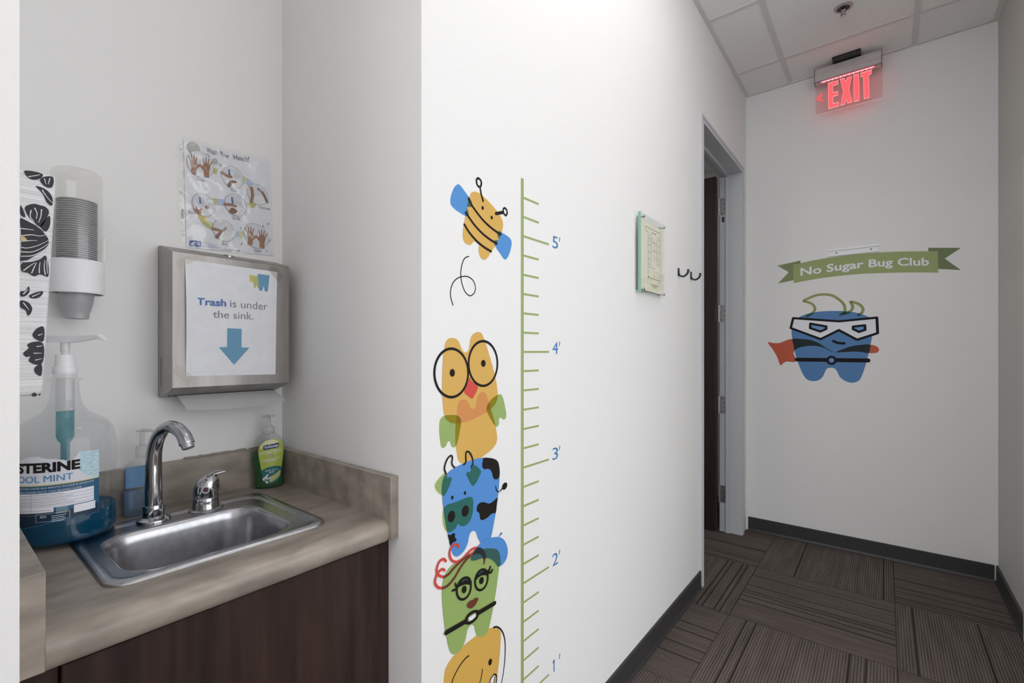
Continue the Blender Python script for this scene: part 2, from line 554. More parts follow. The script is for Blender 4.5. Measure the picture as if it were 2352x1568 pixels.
class Decal:
    """a wall sticker: an Empty on the wall with its printed pieces as flat parts"""
    def __init__(s, name, label, cat, view, at, off0=0.0006, parent=None):
        s.v = view; s.off = off0
        if parent is None:
            u, v = view.uv([at])[0]
            parent = thing(name, label, cat, view.p.to3(u, v, 0))
        s.o = parent
    def _n(s): s.off += 0.00005; return s.off
    def shape(s, name, pts, m, sharp=False, n=6, label=None):
        bm = BM(); q = pts if sharp else catmull(pts, True, n)
        fill(bm, s.v.uv(q), s.v.p.to3, s._n())
        return obj(name, bm, m, s.o, smooth=0, label=label)
    def line(s, name, pts, wd, m, closed=False, sharp=False, n=8, label=None, caps=True):
        bm = BM(); q = pts if sharp else catmull(pts, closed, n)
        if sharp:
            off = s._n(); uv = s.v.uv(q)
            segs = list(zip(uv, uv[1:] + uv[:1])) if closed else list(zip(uv, uv[1:]))
            for i, (a, b) in enumerate(segs): stroke(bm, [a, b], wd, s.v.p.to3, off + 0.00003 * i)
        else:
            stroke(bm, s.v.uv(q), wd, s.v.p.to3, s._n(), closed, caps)
        return obj(name, bm, m, s.o, smooth=0, label=label)


def struct(name, bm, m, label=None, parent=None, smooth=0):
    o = obj(name, bm, m, parent, smooth=smooth)
    if parent is None: tag(o, label, None, None, 'structure')
    return o


# ------------------------------------------------------------------ the setting
struct('floor', box(BM(), -3.2, 3.6, -3.6, 4.4, -0.05, 0), CARPET, 'brown striped carpet tile floor of the hall')
bm = BM()
box(bm, XN - 0.1, 3.6, -3.6, YB + 0.1, H, H + 0.05)
ceil = struct('ceiling', bm, TILE, 'white suspended tile ceiling over the hall')
bm = BM()
TX, TY, TP = (-0.4795, 0.134), 3.210, 0.606
for x in TX: box(bm, x - 0.012, x + 0.012, -2.2, YB, H - 0.004, H + 0.002)
for k in range(9):
    y = TY - TP * k
    if y < -2.1: break
    box(bm, XN if False else XW, XR, y - 0.012, y + 0.012, H - 0.0037, H + 0.002)
box(bm, XW, XW + 0.022, YN1, YB, H - 0.006, H + 0.002)
box(bm, XR - 0.022, XR, YRE, YB, H - 0.006, H + 0.002)
box(bm, XW, XR, YB - 0.022, YB, H - 0.0057, H + 0.002)
struct('ceiling_grid', bm, TEE, parent=ceil)

# door opening in the left wall
DY0, DY1, DZ = 2.505, 3.432, 2.448     # outer edges of the frame
XB2 = XW - 0.125                        # back face of the left wall
bm = BM()
box(bm, XB2, XW, YN1, DY0 + 0.03, 0, H)
box(bm, XB2, XW, DY1 - 0.03, YB + 0.1, 0, H)
box(bm, XB2, XW, DY0 + 0.03, DY1 - 0.03, DZ - 0.03, H)
struct('wall_left', bm, WALL, 'bright white hall wall carrying the height chart')
struct('wall_front_left', box(BM(), XW - 0.125, XW, -2.2, YN0, 0, H), WALL, 'white wall edge at the far left beside the sink niche')
struct('wall_niche_back', box(BM(), XN - 0.1, XN, -0.05, YN1 + 0.1, 0, H), WALL, 'white back wall of the sink niche')
struct('wall_niche_right', box(BM(), XN, XB2, YN1, YN1 + 0.1, 0, H), WALL, 'white right side wall of the sink niche')
struct('wall_niche_left', box(BM(), XN, XW - 0.125, -0.05, YN0, 0, H), WALL, 'hidden left side wall of the sink niche')
struct('wall_back', box(BM(), XW, XR + 0.12, YB, YB + 0.1, 0, H), WALLE, 'white end wall under the exit sign')
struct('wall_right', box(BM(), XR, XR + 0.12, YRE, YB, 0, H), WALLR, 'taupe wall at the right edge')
struct('wall_light_block', box(BM(), XR, XR + 0.12, -3.0, 0.02, 0, H), WALL, 'added unseen wall blocking ambient light beside and behind the camera')  # added out of view to cut ambient light on the near left wall
# room beyond the door
bm = BM()
box(bm, -3.1, -3.0, 1.6, 4.3, 0, 2.75); box(bm, -3.0, XB2, 4.2, 4.3, 0, 2.75); box(bm, -3.0, XB2, 1.6, 1.7, 0, 2.75); box(bm, XB2, XB2 + 0.1, YB + 0.1, 4.3, 0, 2.75)
box(bm, -3.0, XB2, 1.7, 4.2, 2.75, 2.8)
struct('wall_room', bm, WALL, 'white walls of the room beyond the open door')


def baseboard(name, label, pts, hgt=0.092, th=0.008, toe=0.014):
    bm = BM()
    prof = [(0, 0), (toe, 0), (toe, 0.004), (th, 0.016), (th, hgt - 0.003), (th - 0.003, hgt), (0, hgt)]
    (x0, y0, nx, ny), (x1, y1, _, _) = pts
    r = [[(x + nx * a, y + ny * a, z) for a, z in prof] for x, y in ((x0, y0), (x1, y1))]
    loft(bm, r)
    struct(name, bm, RUBBER, label)


baseboard('baseboard_left', 'dark rubber base along the height chart wall', ((XW, YN1 + 0.002, 1, 0), (XW, DY0 - 0.001, 1, 0)))
baseboard('baseboard_back', 'dark rubber base along the end wall', ((XW + 0.016, YB, 0, -1), (XR - 0.0145, YB, 0, -1)))
baseboard('baseboard_right', 'dark rubber base along the taupe wall', ((XR, 2.8945, -1, 0), (XR, YB, -1, 0)))
baseboard('baseboard_front', 'dark rubber base left of the sink niche', ((XW, -2.2, 1, 0), (XW, YN0, 1, 0)))

# door 1: grey steel frame, dark leaf open into the room
d1 = tag(bpy.data.objects.new('door_1', None), 'grey steel framed doorway with dark wood door standing open', None, None, 'structure')
d1.location = (XW, (DY0 + DY1) / 2, 0); COL.objects.link(d1)
FW = 0.038    # face width
# frame section, swept up one jamb, across the head and down the other: (depth from the wall face, inset from the outer edge)
prof = [(0.0, 0.0), (0.012, 0.0), (0.012, 0.010), (0.007, 0.013), (0.007, FW - 0.008), (0.010, FW - 0.004), (0.010, FW), (-0.070, FW),
        (-0.072, FW + 0.004), (-0.072, FW + 0.014), (-0.092, FW + 0.014), (-0.094, FW + 0.002), (-0.094, FW), (-0.133, FW), (-0.137, FW - 0.004), (-0.137, 0.0), (-0.126, 0.0), (-0.126, 0.03), (0.0, 0.03)]


def frame_ring(y, z, iy, iz): return [(XW + a, y + iy * b, z + iz * b) for a, b in prof]


bm = BM()
loft(bm, [frame_ring(DY0, 0, 1, 0), frame_ring(DY0, DZ, 1, -1), frame_ring(DY1, DZ, -1, -1), frame_ring(DY1, 0, -1, 0)])
obj('door_frame', bm, FRAME, d1, smooth=25)
bm = BM()
LX0, LX1, LY0, LY1 = XB2 - 0.022 - 0.90, XB2 - 0.022, DY1 - FW - 0.050, DY1 - FW - 0.005
box(bm, LX0, LX1, LY0, LY1, 0.022, 2.405, 0.002, 1)
obj('door_leaf', bm, DOORW, d1)
bm = BM()
box(bm, XB2 + 0.0330, XB2 + 0.037, DY1 - FW - 0.011, DY1 - FW - 0.001, 0, DZ - FW)
obj('seal', bm, BLACK, d1)
for i, zc in enumerate((2.205, 1.48, 0.86, 0.255)):
    bm = BM()
    box(bm, XB2 - 0.004, XB2 + 0.030, DY1 - FW - 0.0035, DY1 - FW - 0.0005, zc - 0.057, zc + 0.057)
    for k in range(5):
        z0 = zc - 0.057 + k * 0.0229
        t = BM(); lathe(t, XB2 - 0.013, DY1 - FW - 0.006, [(0.0065, z0), (0.0065, z0 + 0.0222)], 14); join(bm, t)
    hg = obj('hinge', bm, SATIN, d1)
    bm = BM()
    for dx, dz in ((0.010, 0.045), (0.022, 0.017), (0.022, -0.017), (0.010, -0.045)):
        t = BM(); bmesh.ops.create_cone(t, cap_ends=True, segments=12, radius1=0.0035, radius2=0.0028, depth=0.0012, matrix=Matrix.Translation((XB2 + dx, DY1 - FW - 0.004, zc + dz)) @ Matrix.Rotation(math.pi / 2, 4, 'X')); join(bm, t)
    obj('screw', bm, SCREW, hg)
bm = BM()
box(bm, XB2 + 0.006, XB2 + 0.021, DY1 - FW - 0.002, DY1 - FW - 0.0004, 2.10, 2.135)
obj('rating_plate', bm, SCREW, d1)

# door 2: only its far edge shows at the right border
bm = BM()
box(bm, XR - 0.012, XR + 0.001, 2.843, 2.893, 0, 2.045); box(bm, XR - 0.012, XR + 0.001, 2.25, 2.843, 1.995, 2.045); box(bm, XR - 0.012, XR + 0.001, 2.2, 2.25, 0, 2.045)
struct('door_2', bm, FRAME, 'grey door frame at the right picture edge')

# ceiling lights (the hall's light), and an unseen panel added for the side room
def troffer(y0, y1, strength, label, x0=-0.462, x1=0.116, z=H):
    t = thing('ceiling_light', label, 'light', ((x0 + x1) / 2, (y0 + y1) / 2, z), 'recessed ceiling lights')
    bm = BM()
    for a in ((x0, x0 + 0.03, y0, y1), (x1 - 0.03, x1, y0, y1), (x0 + 0.03, x1 - 0.03, y0, y0 + 0.03), (x0 + 0.03, x1 - 0.03, y1 - 0.03, y1)):
        box(bm, a[0], a[1], a[2], a[3], z - 0.008, z - 0.0005)
    obj('frame', bm, WHITEP, t)
    bm = BM(); box(bm, x0 + 0.031, x1 - 0.031, y0 + 0.031, y1 - 0.031, z - 0.005, z - 0.001)
    obj('diffuser', bm, glow('lamp diffuser %g' % y0, (1.0, 0.985, 0.96, 1), strength), t)


troffer(TY - 4 * TP + 0.014, TY - 2 * TP - 0.014, LIGHT_NEAR, 'recessed ceiling light above the height chart')
troffer(TY - 8 * TP + 0.014, TY - 6 * TP - 0.014, LIGHT_BACK, 'recessed ceiling light behind the camera end of the hall')
troffer(2.2, 3.2, ROOM_FILL, 'added unseen light panel brightening the room beyond the door', -2.5, -1.9, 2.75)  # no known lamp here; panel added to lift the room's brightness

# ------------------------------------------------------------------ cabinet, counter, sink
XF = -0.850          # cabinet front
cab = thing('cabinet', 'dark brown wood base cabinet under the sink counter', 'cabinet', (-1.09, 0.356, 0))
bm = BM(); box(bm, XF - 0.019, XF, YN0 + 0.048, YN1 - 0.026, 0.11, 0.806, 0.0015, 1); obj('door', bm, CABW, cab)
bm = BM(); box(bm, XF - 0.030, XF - 0.004, YN1 - 0.024, YN1 - 0.0005, 0.0, 0.808); obj('filler', bm, CABW, cab)
bm = BM(); box(bm, XF - 0.030, XF - 0.010, YN0 + 0.0005, YN0 + 0.046, 0.0, 0.808); obj('filler', bm, CABW, cab)
bm = BM(); box(bm, XF - 0.075, XF - 0.06, YN0 + 0.046, YN1 - 0.024, 0, 0.10); obj('toe_kick', bm, CABW, cab)
bm = BM(); box(bm, XN + 0.004, XF - 0.03, YN0 + 0.010, YN0 + 0.028, 0.0, 0.808); box(bm, XN + 0.004, XF - 0.03, YN1 - 0.028, YN1 - 0.010, 0.0, 0.808)
box(bm, XN + 0.004, XF - 0.062, YN0 + 0.028, YN1 - 0.028, 0.10, 0.118); obj('carcass', bm, CABW, cab)

SX0, SX1, SY0, SY1 = -1.250, -0.912, 0.174, 0.539    # sink's outer rim
HX0, HX1, HY0, HY1 = SX0 + 0.012, SX1 - 0.012, SY0 + 0.012, SY1 - 0.012
NX = -0.826
ctr = thing('countertop', 'taupe stone laminate counter with raised splashes around the sink', 'countertop', (-1.08, 0.356, ZC - 0.05))
bm = BM()
nose = [(HX1, ZC), (NX - 0.022, ZC)]
for k in range(1, 8):
    a = math.pi / 2 * k / 8; nose.append((NX - 0.022 + 0.022 * math.sin(a), ZC - 0.022 + 0.022 * math.cos(a)))
nose += [(NX, ZC - 0.026)]
for k in range(1, 6):
    a = math.pi / 2 * k / 5; nose.append((NX - 0.022 + 0.022 * math.cos(a), ZC - 0.028 - 0.022 * math.sin(a)))
nose += [(XF - 0.02, ZC - 0.050), (XF - 0.02, ZC - 0.03), (HX1, ZC - 0.03)]
YL, YR = YN0 + 0.030, YN1 - 0.020
loft(bm, [[(x, YL, z) for x, z in nose], [(x, YR, z) for x, z in nose]])
box(bm, XN + 0.020, HX0, YL, YR, ZC - 0.03, ZC)
box(bm, HX0, HX1, YL, HY0, ZC - 0.03, ZC)
box(bm, HX0, HX1, HY1, YR, ZC - 0.03, ZC)
obj('worktop', bm, LAM, ctr, smooth=50)
ZS = 0.953
bm = BM(); box(bm, XN + 0.0005, XN + 0.020, YL, YR, ZC - 0.03, ZS + 0.005, 0.0012, 1); obj('backsplash', bm, LAM, ctr)
bm = BM(); box(bm, XN + 0.0005, -0.8205, YN1 - 0.0198, YN1 - 0.0005, 0.8195, ZS, 0.0012, 1); obj('side_splash', bm, LAM, ctr)
bm = BM(); box(bm, XN + 0.0005, -0.8205, YN0 + 0.0005, YN0 + 0.0298, 0.8195, ZS - 0.008, 0.0012, 1); obj('side_splash', bm, LAM, ctr)
bm = BM()
rnd = random.Random(4)
for a in range(60):
    y = rnd.uniform(0.40, 0.60); l = rnd.uniform(0.004, 0.018)
    box(bm, XN + 0.0004, XN + 0.003 + rnd.random() * 0.004, y, y + l, ZS + 0.0045, ZS + 0.0065 + rnd.random() * 0.003)
obj('caulk', bm, LAM, ctr, label='ragged caulk line on the backsplash')


def rrect(x0, x1, y0, y1, r, z, n=8):
    pts = []
    for cx, cy, a0 in ((x1 - r, y1 - r, 0), (x0 + r, y1 - r, 90), (x0 + r, y0 + r, 180), (x1 - r, y0 + r, 270)):
        for k in range(n + 1):
            a = math.radians(a0 + 90 * k / n)
            pts.append((cx + r * math.cos(a), cy + r * math.sin(a), z))
    return pts


sink = thing('sink', 'small stainless steel drop-in sink in the taupe counter', 'sink', ((SX0 + SX1) / 2, (SY0 + SY1) / 2, ZC - 0.15))
BX0, BX1, BY0, BY1 = -1.172, -0.940, 0.207, 0.486
Z = ZC
ins = lambda d, r, z: rrect(SX0 + d, SX1 - d, SY0 + d, SY1 - d, r, z)


def mixr(t, z, dz=0):   # between the ledge's outer edge and the bowl's mouth
    d = 0.010
    return rrect(SX0 + d + (BX0 - SX0 - d) * t, SX1 - d + (BX1 - SX1 + d) * t, SY0 + d + (BY0 - SY0 - d) * t, SY1 - d + (BY1 - SY1 + d) * t, 0.026 + 0.030 * t, z)


def bas(d, r, z): return rrect(BX0 + d, BX1 - d, BY0 + d, BY1 - d, r, z)


rings = [ins(0, 0.034, Z + 0.0004), ins(0.0012, 0.033, Z + 0.0030), ins(0.004, 0.031, Z + 0.0052), ins(0.010, 0.026, Z + 0.0062),
         mixr(0.25, Z + 0.0058), mixr(0.33, Z + 0.0030), mixr(0.42, Z + 0.0022), mixr(0.93, Z + 0.0020), bas(0.0, 0.056, Z + 0.0016), bas(0.0025, 0.055, Z - 0.0010),
         bas(0.005, 0.054, Z - 0.006), bas(0.008, 0.054, Z - 0.02), bas(0.013, 0.054, Z - 0.095), bas(0.018, 0.052, Z - 0.118), bas(0.028, 0.046, Z - 0.134),
         bas(0.045, 0.036, Z - 0.142), bas(0.07, 0.02, Z - 0.145), bas(0.10, 0.008, Z - 0.147)]
bm = BM(); loft(bm, rings, cap0=False, cap1=True)
obj('basin', bm, STEEL, sink, smooth=60)
bm = BM(); lathe(bm, -1.056, 0.346, [(0.034, Z - 0.1455), (0.032, Z - 0.1440), (0.026, Z - 0.1445), (0.022, Z - 0.1458)], 28); obj('drain', bm, CHROME, sink)

ZD = Z + 0.0022
# faucet
FX, FY = -1.212, 0.3095
fau = thing('faucet', 'chrome gooseneck faucet on the back ledge of the sink', 'faucet', (FX, FY, ZD))
bm = BM(); lathe(bm, FX, FY, [(0.030, ZD), (0.0305, ZD + 0.003), (0.029, ZD + 0.006), (0.023, ZD + 0.0085), (0.0205, ZD + 0.011)], 40); obj('base_flange', bm, CHROME, fau)
bm = BM(); lathe(bm, FX, FY, [(0.0188, ZD + 0.010), (0.0193, ZD + 0.013), (0.0193, ZD + 0.032), (0.0186, ZD + 0.0345), (0.016, ZD + 0.035)], 40); obj('collar', bm, CHROME, fau)
dirx = Vector((0.94, 0.34, 0)).normalized()
spts = [(0, 0.034), (0, 0.06), (0, 0.10), (0.001, 0.135), (0.005, 0.158), (0.014, 0.178), (0.028, 0.193), (0.045, 0.2005), (0.062, 0.200), (0.078, 0.193), (0.090, 0.182), (0.0965, 0.170)]
sp3 = catmull(spts, False, 4)
bm = BM()
n = len(sp3)
rad = [0.0158 - 0.003 * min(1, i / (n * .55)) for i in range(n)]
for i in range(n):
    if i > n * .8: rad[i] += 0.0012 * (i - n * .8) / (n * .2)
tube(bm, [(FX + dirx.x * a, FY + dirx.y * a, ZD + b) for a, b in sp3], rad, 24); obj('spout', bm, CHROME, fau, smooth=60)
a, b = sp3[-1]; e = Vector((FX + dirx.x * a, FY + dirx.y * a, ZD + b)); dn = (e - Vector((FX + dirx.x * sp3[-3][0], FY + dirx.y * sp3[-3][0], ZD + sp3[-3][1]))).normalized()
bm = BM(); tube(bm, [e - dn * 0.001, e + dn * 0.002, e + dn * 0.0022, e + dn * 0.011, e + dn * 0.012], [0.0142, 0.0138, 0.0118, 0.0112, 0.0095], 24); obj('aerator', bm, CHROME, fau)

GX_, GY_ = -1.213, 0.4075
hd = thing('tap_control', 'chrome single lever tap control right of the gooseneck faucet', 'tap control', (GX_, GY_, ZD))
bm = BM(); lathe(bm, GX_, GY_, [(0.034, ZD), (0.0345, ZD + 0.0015), (0.033, ZD + 0.003), (0.029, ZD + 0.004)], 40); obj('base_flange', bm, CHROME, hd)
bm = BM(); lathe(bm, GX_, GY_, [(0.0275, ZD + 0.003), (0.0265, ZD + 0.008), (0.0250, ZD + 0.020), (0.0248, ZD + 0.027), (0.0240, ZD + 0.028)], 40); obj('collar', bm, CHROME, hd)
bm = BM()
rings = []
for r, z, sh in ((0.0240, 0.028, 0), (0.0248, 0.0295, 0), (0.0252, 0.036, 0), (0.0258, 0.044, 0.001), (0.0250, 0.054, 0.002), (0.0225, 0.063, 0.004), (0.0175, 0.071, 0.007), (0.010, 0.0765, 0.011), (0.003, 0.0785, 0.014)):
    rings.append([(GX_ + sh * .7 + r * math.cos(t), GY_ + sh * .7 + r * math.sin(t), ZD + z) for t in [2 * math.pi * i / 36 for i in range(36)]])
loft(bm, rings); obj('cap', bm, CHROME, hd, smooth=60)
bm = BM()
ld = Vector((0.35, 0.94, 0)).normalized(); ls = Vector((-ld.y, ld.x, 0))
rings = []
for a, wv, hh, z in ((-0.004, 0.011, 0.004, 0.068), (0.008, 0.0115, 0.005, 0.0745), (0.020, 0.0105, 0.0045, 0.0785), (0.032, 0.0085, 0.0035, 0.0805), (0.039, 0.0055, 0.002, 0.0808)):
    c = Vector((GX_, GY_, ZD + z)) + ld * a
    rings.append([c + ls * wv * math.cos(t) + Vector((0, 0, hh)) * math.sin(t) for t in [2 * math.pi * i / 20 for i in range(20)]])
loft(bm, rings); obj('lever', bm, CHROME, hd, smooth=60)
fd = Vector((0.94, -0.33, 0)).normalized(); fs = Vector((-fd.y, fd.x, 0))
bm = BM(); c = Vector((GX_, GY_, ZD + 0.049)) + fd * 0.0262
rings = []
for r, d in ((0.0078, -0.002), (0.0080, 0.0008), (0.0062, 0.0014), (0.0056, 0.0002)):
    rings.append([c + fd * d + fs * r * math.cos(t) + Vector((0, 0, 1)) * r * math.sin(t) for t in [2 * math.pi * i / 24 for i in range(24)]])
loft(bm, rings); obj('temperature_ring', bm, WHITED, hd)
bm = BM(); loft(bm, [[c + fd * d + fs * 0.0055 * math.cos(t) + Vector((0, 0, 1)) * 0.0055 * math.sin(t) for t in [2 * math.pi * i / 20 for i in range(20)]] for d in (-0.001, 0.0009)])
obj('temperature_dot', bm, pbr('dark red dot', srgb(92, 60, 72), 0.3), hd)
# ------------------------------------------------------------------ mouthwash bottle
MX, MY, MR = -1.240, 0.1765, 0.0765
mw = thing('mouthwash_bottle', 'large clear pump bottle of blue mouthwash at the left end of the counter', 'bottle', (MX, MY, ZC + 0.007))
bp_ = [(0.060, 0.867), (0.071, 0.8685), (0.0755, 0.874), (0.0765, 0.884), (0.0765, 1.035), (0.0755, 1.048), (0.072, 1.0695), (0.0625, 1.0845), (0.047, 1.0945), (0.0335, 1.104), (0.0262, 1.116), (0.0225, 1.130), (0.0208, 1.150), (0.0204, 1.1635), (0.0255, 1.1640), (0.0255, 1.1672), (0.0190, 1.1678), (0.0175, 1.180)]
bm = BM(); lathe(bm, MX, MY, bp_, 56, True, False); obj('bottle_body', bm, PET, mw, smooth=60)
bm = BM(); lathe(bm, MX, MY, [(0.056, 0.8690), (0.069, 0.8702), (0.0738, 0.8755), (0.0748, 0.885), (0.0748, 0.917), (0.0742, 0.919)], 56); obj('mouthwash', bm, L_BLUE, mw, smooth=60, label='blue mouthwash filling the bottom of the bottle')
bm = BM(); lathe(bm, MX, MY, [(0.0135, 1.168), (0.0135, 1.118), (0.0145, 1.106)], 28, True, False); obj('pump_barrel', bm, PUMPC, mw)
bm = BM(); lathe(bm, MX, MY, [(0.0132, 1.105), (0.0132, 1.056), (0.010, 1.048), (0.0068, 1.044), (0.0068, 0.935)], 28); obj('dip_tube', bm, L_TEAL, mw, label='teal filled dip tube')
bm = BM(); lathe(bm, MX, MY, [(0.0180, 1.1770), (0.0186, 1.1785), (0.0186, 1.1890), (0.0180, 1.1905), (0.0152, 1.1912), (0.0142, 1.2125), (0.0132, 1.2142), (0.0075, 1.2148)], 48); obj('pump_cap', bm, WHITEP, mw)
bm = BM(); lathe(bm, MX, MY, [(0.0062, 1.214), (0.0062, 1.220), (0.0072, 1.2205), (0.0072, 1.239)], 24); obj('pump_stem', bm, WHITED, mw)
ad = Vector((CS, SN, 0)); asd = Vector((-SN, CS, 0))
bm = BM(); rings = []
for a, hw, z0, z1 in ((-0.034, 0.007, 1.2378, 1.2505), (-0.028, 0.009, 1.2372, 1.2512), (0.0, 0.0095, 1.2368, 1.2512), (0.012, 0.0085, 1.2372, 1.2512), (0.030, 0.006, 1.2395, 1.2518), (0.060, 0.005, 1.2440, 1.2524), (0.0665, 0.0058, 1.2425, 1.2530), (0.072, 0.0050, 1.2410, 1.2500), (0.0775, 0.0035, 1.2418, 1.2452)):
    c = Vector((MX, MY, 0)) + ad * a
    rings.append([c + asd * sx * hw + Vector((0, 0, z)) for sx, z in ((-1, z0), (1, z0), (1, z1 - 0.002), (0.7, z1), (-0.7, z1), (-1, z1 - 0.002))])
loft(bm, rings); obj('pump_head', bm, WHITEP, mw, smooth=30)

# its label wraps the bottle: positions measured on the bottle's own surface (angle, height)
def on_cyl(px, py, r=MR + 0.0004):
    d = ray(px, py)
    a = d.x**2 + d.y**2; b = -2 * (d.x * MX + d.y * MY); c = MX**2 + MY**2 - r * r
    t = (-b - math.sqrt(max(0, b * b - 4 * a * c))) / (2 * a)
    return (math.atan2(t * d.y - MY, t * d.x - MX), CAM_Z + t * d.z)


def L7(x, y): return on_cyl(x * 0.17857, 1020 + y * 0.17857)


def cylp(th, z, r): return Vector((MX + r * math.cos(th), MY + r * math.sin(th), z))


def interp(pts, x):
    if x <= pts[0][0]: return pts[0][1]
    for (a, b), (c, d) in zip(pts, pts[1:]):
        if x <= c: return b + (d - b) * (x - a) / (c - a)
    return pts[-1][1]


def strip(bm, th0, th1, lo, hi, r, n=40):
    lo = lo if callable(lo) else (lambda t, v=lo: v)
    hi = hi if callable(hi) else (lambda t, v=hi: v)
    rows = []
    for i in range(n + 1):
        t = th0 + (th1 - th0) * i / n
        rows.append((bm.verts.new(cylp(t, lo(t), r)), bm.verts.new(cylp(t, hi(t), r))))
    for a, b in zip(rows, rows[1:]): bm.faces.new((a[0], b[0], b[1], a[1]))


TR = L7(1272, 500)[0]; TL = TR - 2.15
top_pts = [(TL, 1.008)] + [L7(x, y) for x, y in ((270, 205), (350, 170), (500, 160), (600, 192), (720, 190), (850, 207), (950, 187), (1020, 95), (1140, 82), (1262, 66))]
bot_pts = [(TL, 0.895)] + [L7(x, y) for x, y in ((560, 1040), (640, 1015), (700, 1005), (850, 985), (950, 950), (1060, 915), (1130, 925), (1200, 885), (1290, 868))]
jag = random.Random(7)
jt = [(TL + i * 0.02, jag.uniform(-0.0009, 0.0009)) for i in range(120)]
zy = L7(1268, 415)[1]                               # yellow line
bm = BM(); strip(bm, TL, TR, zy, lambda t: interp(top_pts, t) + interp(jt, t), MR + 0.0006, 120)
lab = obj('label', bm, M_WHT, mw, label='worn white and blue label')
bm = BM(); strip(bm, TL, TR, lambda t: interp(bot_pts, t) + interp(jt, t), zy, MR + 0.0006, 120); obj('label_lower', bm, M_BLU, lab)
bm = BM(); strip(bm, TL, TR - 0.02, lambda t: interp(bot_pts, t) + 0.002 + interp(jt, t), L7(1200, 760)[1], MR + 0.0007, 120); obj('label_foot', bm, M_DBL, lab)
bm = BM(); strip(bm, TL, TR - 0.01, zy - 0.0012, zy + 0.0004, MR + 0.0009, 60); obj('yellow_line', bm, P_YEL, lab)
ta = L7(1022, 250)[0]
bm = BM(); strip(bm, ta, TR, lambda t: zy + 0.001 + 0.018 * max(0, 1 - (t - ta) * 4), lambda t: interp(top_pts, t), MR + 0.0008, 40); obj('torn_patch', bm, M_TOR, lab)


def cyl_text(name, s, th0, th1, z0, z1, m, bold=0.0):
    bm = BM(); text(bm, s, lambda a, b: cylp(th0 + (th1 - th0) * a, z0 + (z1 - z0) * b, MR + 0.0013), bold)
    return obj(name, bm, m, lab, smooth=0)


a0, a1 = L7(262, 300)[0], L7(1030, 250)[0]
z0, z1 = L7(1028, 312)[1], L7(1028, 186)[1]
cyl_text('lettering', 'LISTERINE', a0 - (a1 - a0) * 0.25, a1, z0, z1, D_BLK, 0.045)
a0, a1 = L7(262, 450)[0], L7(940, 400)[0]
z0, z1 = L7(935, 445)[1], L7(935, 362)[1]
cyl_text('lettering', 'COOL MINT', a0 - (a1 - a0) * 0.20, a1, z0, z1, M_MID, 0.0)
a0, a1 = L7(262, 590)[0], L7(1200, 465)[0]
cyl_text('lettering', 'KILLS GERMS THAT CAUSE BAD BREATH, PLAQUE & GINGIVITIS', a0 - 0.28, a1, L7(1195, 480)[1], L7(1195, 458)[1], M_WHT, 0.0)
a1 = L7(1045, 540)[0]
cyl_text('lettering', 'FOR A FRESHER & CLEANER MOUTH THAN BRUSHING ALONE', a0 - 0.28, a1, L7(1040, 556)[1], L7(1040, 534)[1], M_WHT, 0.0)
# printed facts box
b0, b1 = TL + 0.5, L7(1205, 600)[0]
zt, zb = L7(1205, 530)[1], L7(1205, 712)[1]
bm = BM(); strip(bm, b0, b1, zb, zt, MR + 0.0009); strip(bm, b0, L7(690, 820)[0], L7(690, 868)[1], zb, MR + 0.0009)
obj('facts_box', bm, D_WHT, lab)
bm = BM()
rnd = random.Random(3)
for k in range(1, 9):
    z = zt + (zb - zt) * k / 9
    e = b1 if k % 2 == 0 else b0 + (b1 - b0) * rnd.uniform(0.55, 0.9)
    strip(bm, b0, e, z - (0.00025 if k % 2 == 0 else 0.0005), z + 0.00025, MR + 0.0012)
tv = L7(400, 750)[0]; strip(bm, tv, tv + 0.006, L7(690, 868)[1], zt, MR + 0.0012, 2)
for k in (1, 2, 3): strip(bm, b0, L7(660, 820)[0], zb - 0.004 * k, zb - 0.004 * k + 0.0005, MR + 0.0012)
obj('facts_print', bm, P_GRY, lab)
bm = BM(); strip(bm, L7(950, 830)[0], L7(1222, 770)[0], L7(1222, 812)[1], L7(1222, 716)[1], MR + 0.0011); obj('price_sticker', bm, D_WHT, lab)
bm = BM()
for k in range(6):
    z = L7(800, 800)[1] - 0.0022 * k; strip(bm, L7(720, 820)[0], L7(890, 800)[0] - 0.02 * (k % 3), z, z + 0.0007, MR + 0.0012)
for k in range(4):
    z = L7(800, 905)[1] - 0.0032 * k; strip(bm, L7(665, 920)[0], L7(850, 900)[0] - 0.03 * (k % 2), z, z + 0.0010, MR + 0.0012)
zz0, zz1 = L7(680, 985)[1], L7(680, 885)[1]
for z in (zz0, zz1): strip(bm, L7(462, 950)[0], L7(898, 900)[0], z, z + 0.0005, MR + 0.0012)
for x in (462, 895):
    t = L7(x, 930)[0]; strip(bm, t, t + 0.007, zz0, zz1, MR + 0.0012, 2)
obj('fine_print', bm, M_TOR, lab)
cyl_text('lettering', 'ADA', L7(515, 930)[0], L7(600, 920)[0], L7(560, 950)[1], L7(560, 915)[1], M_TOR, 0.01)

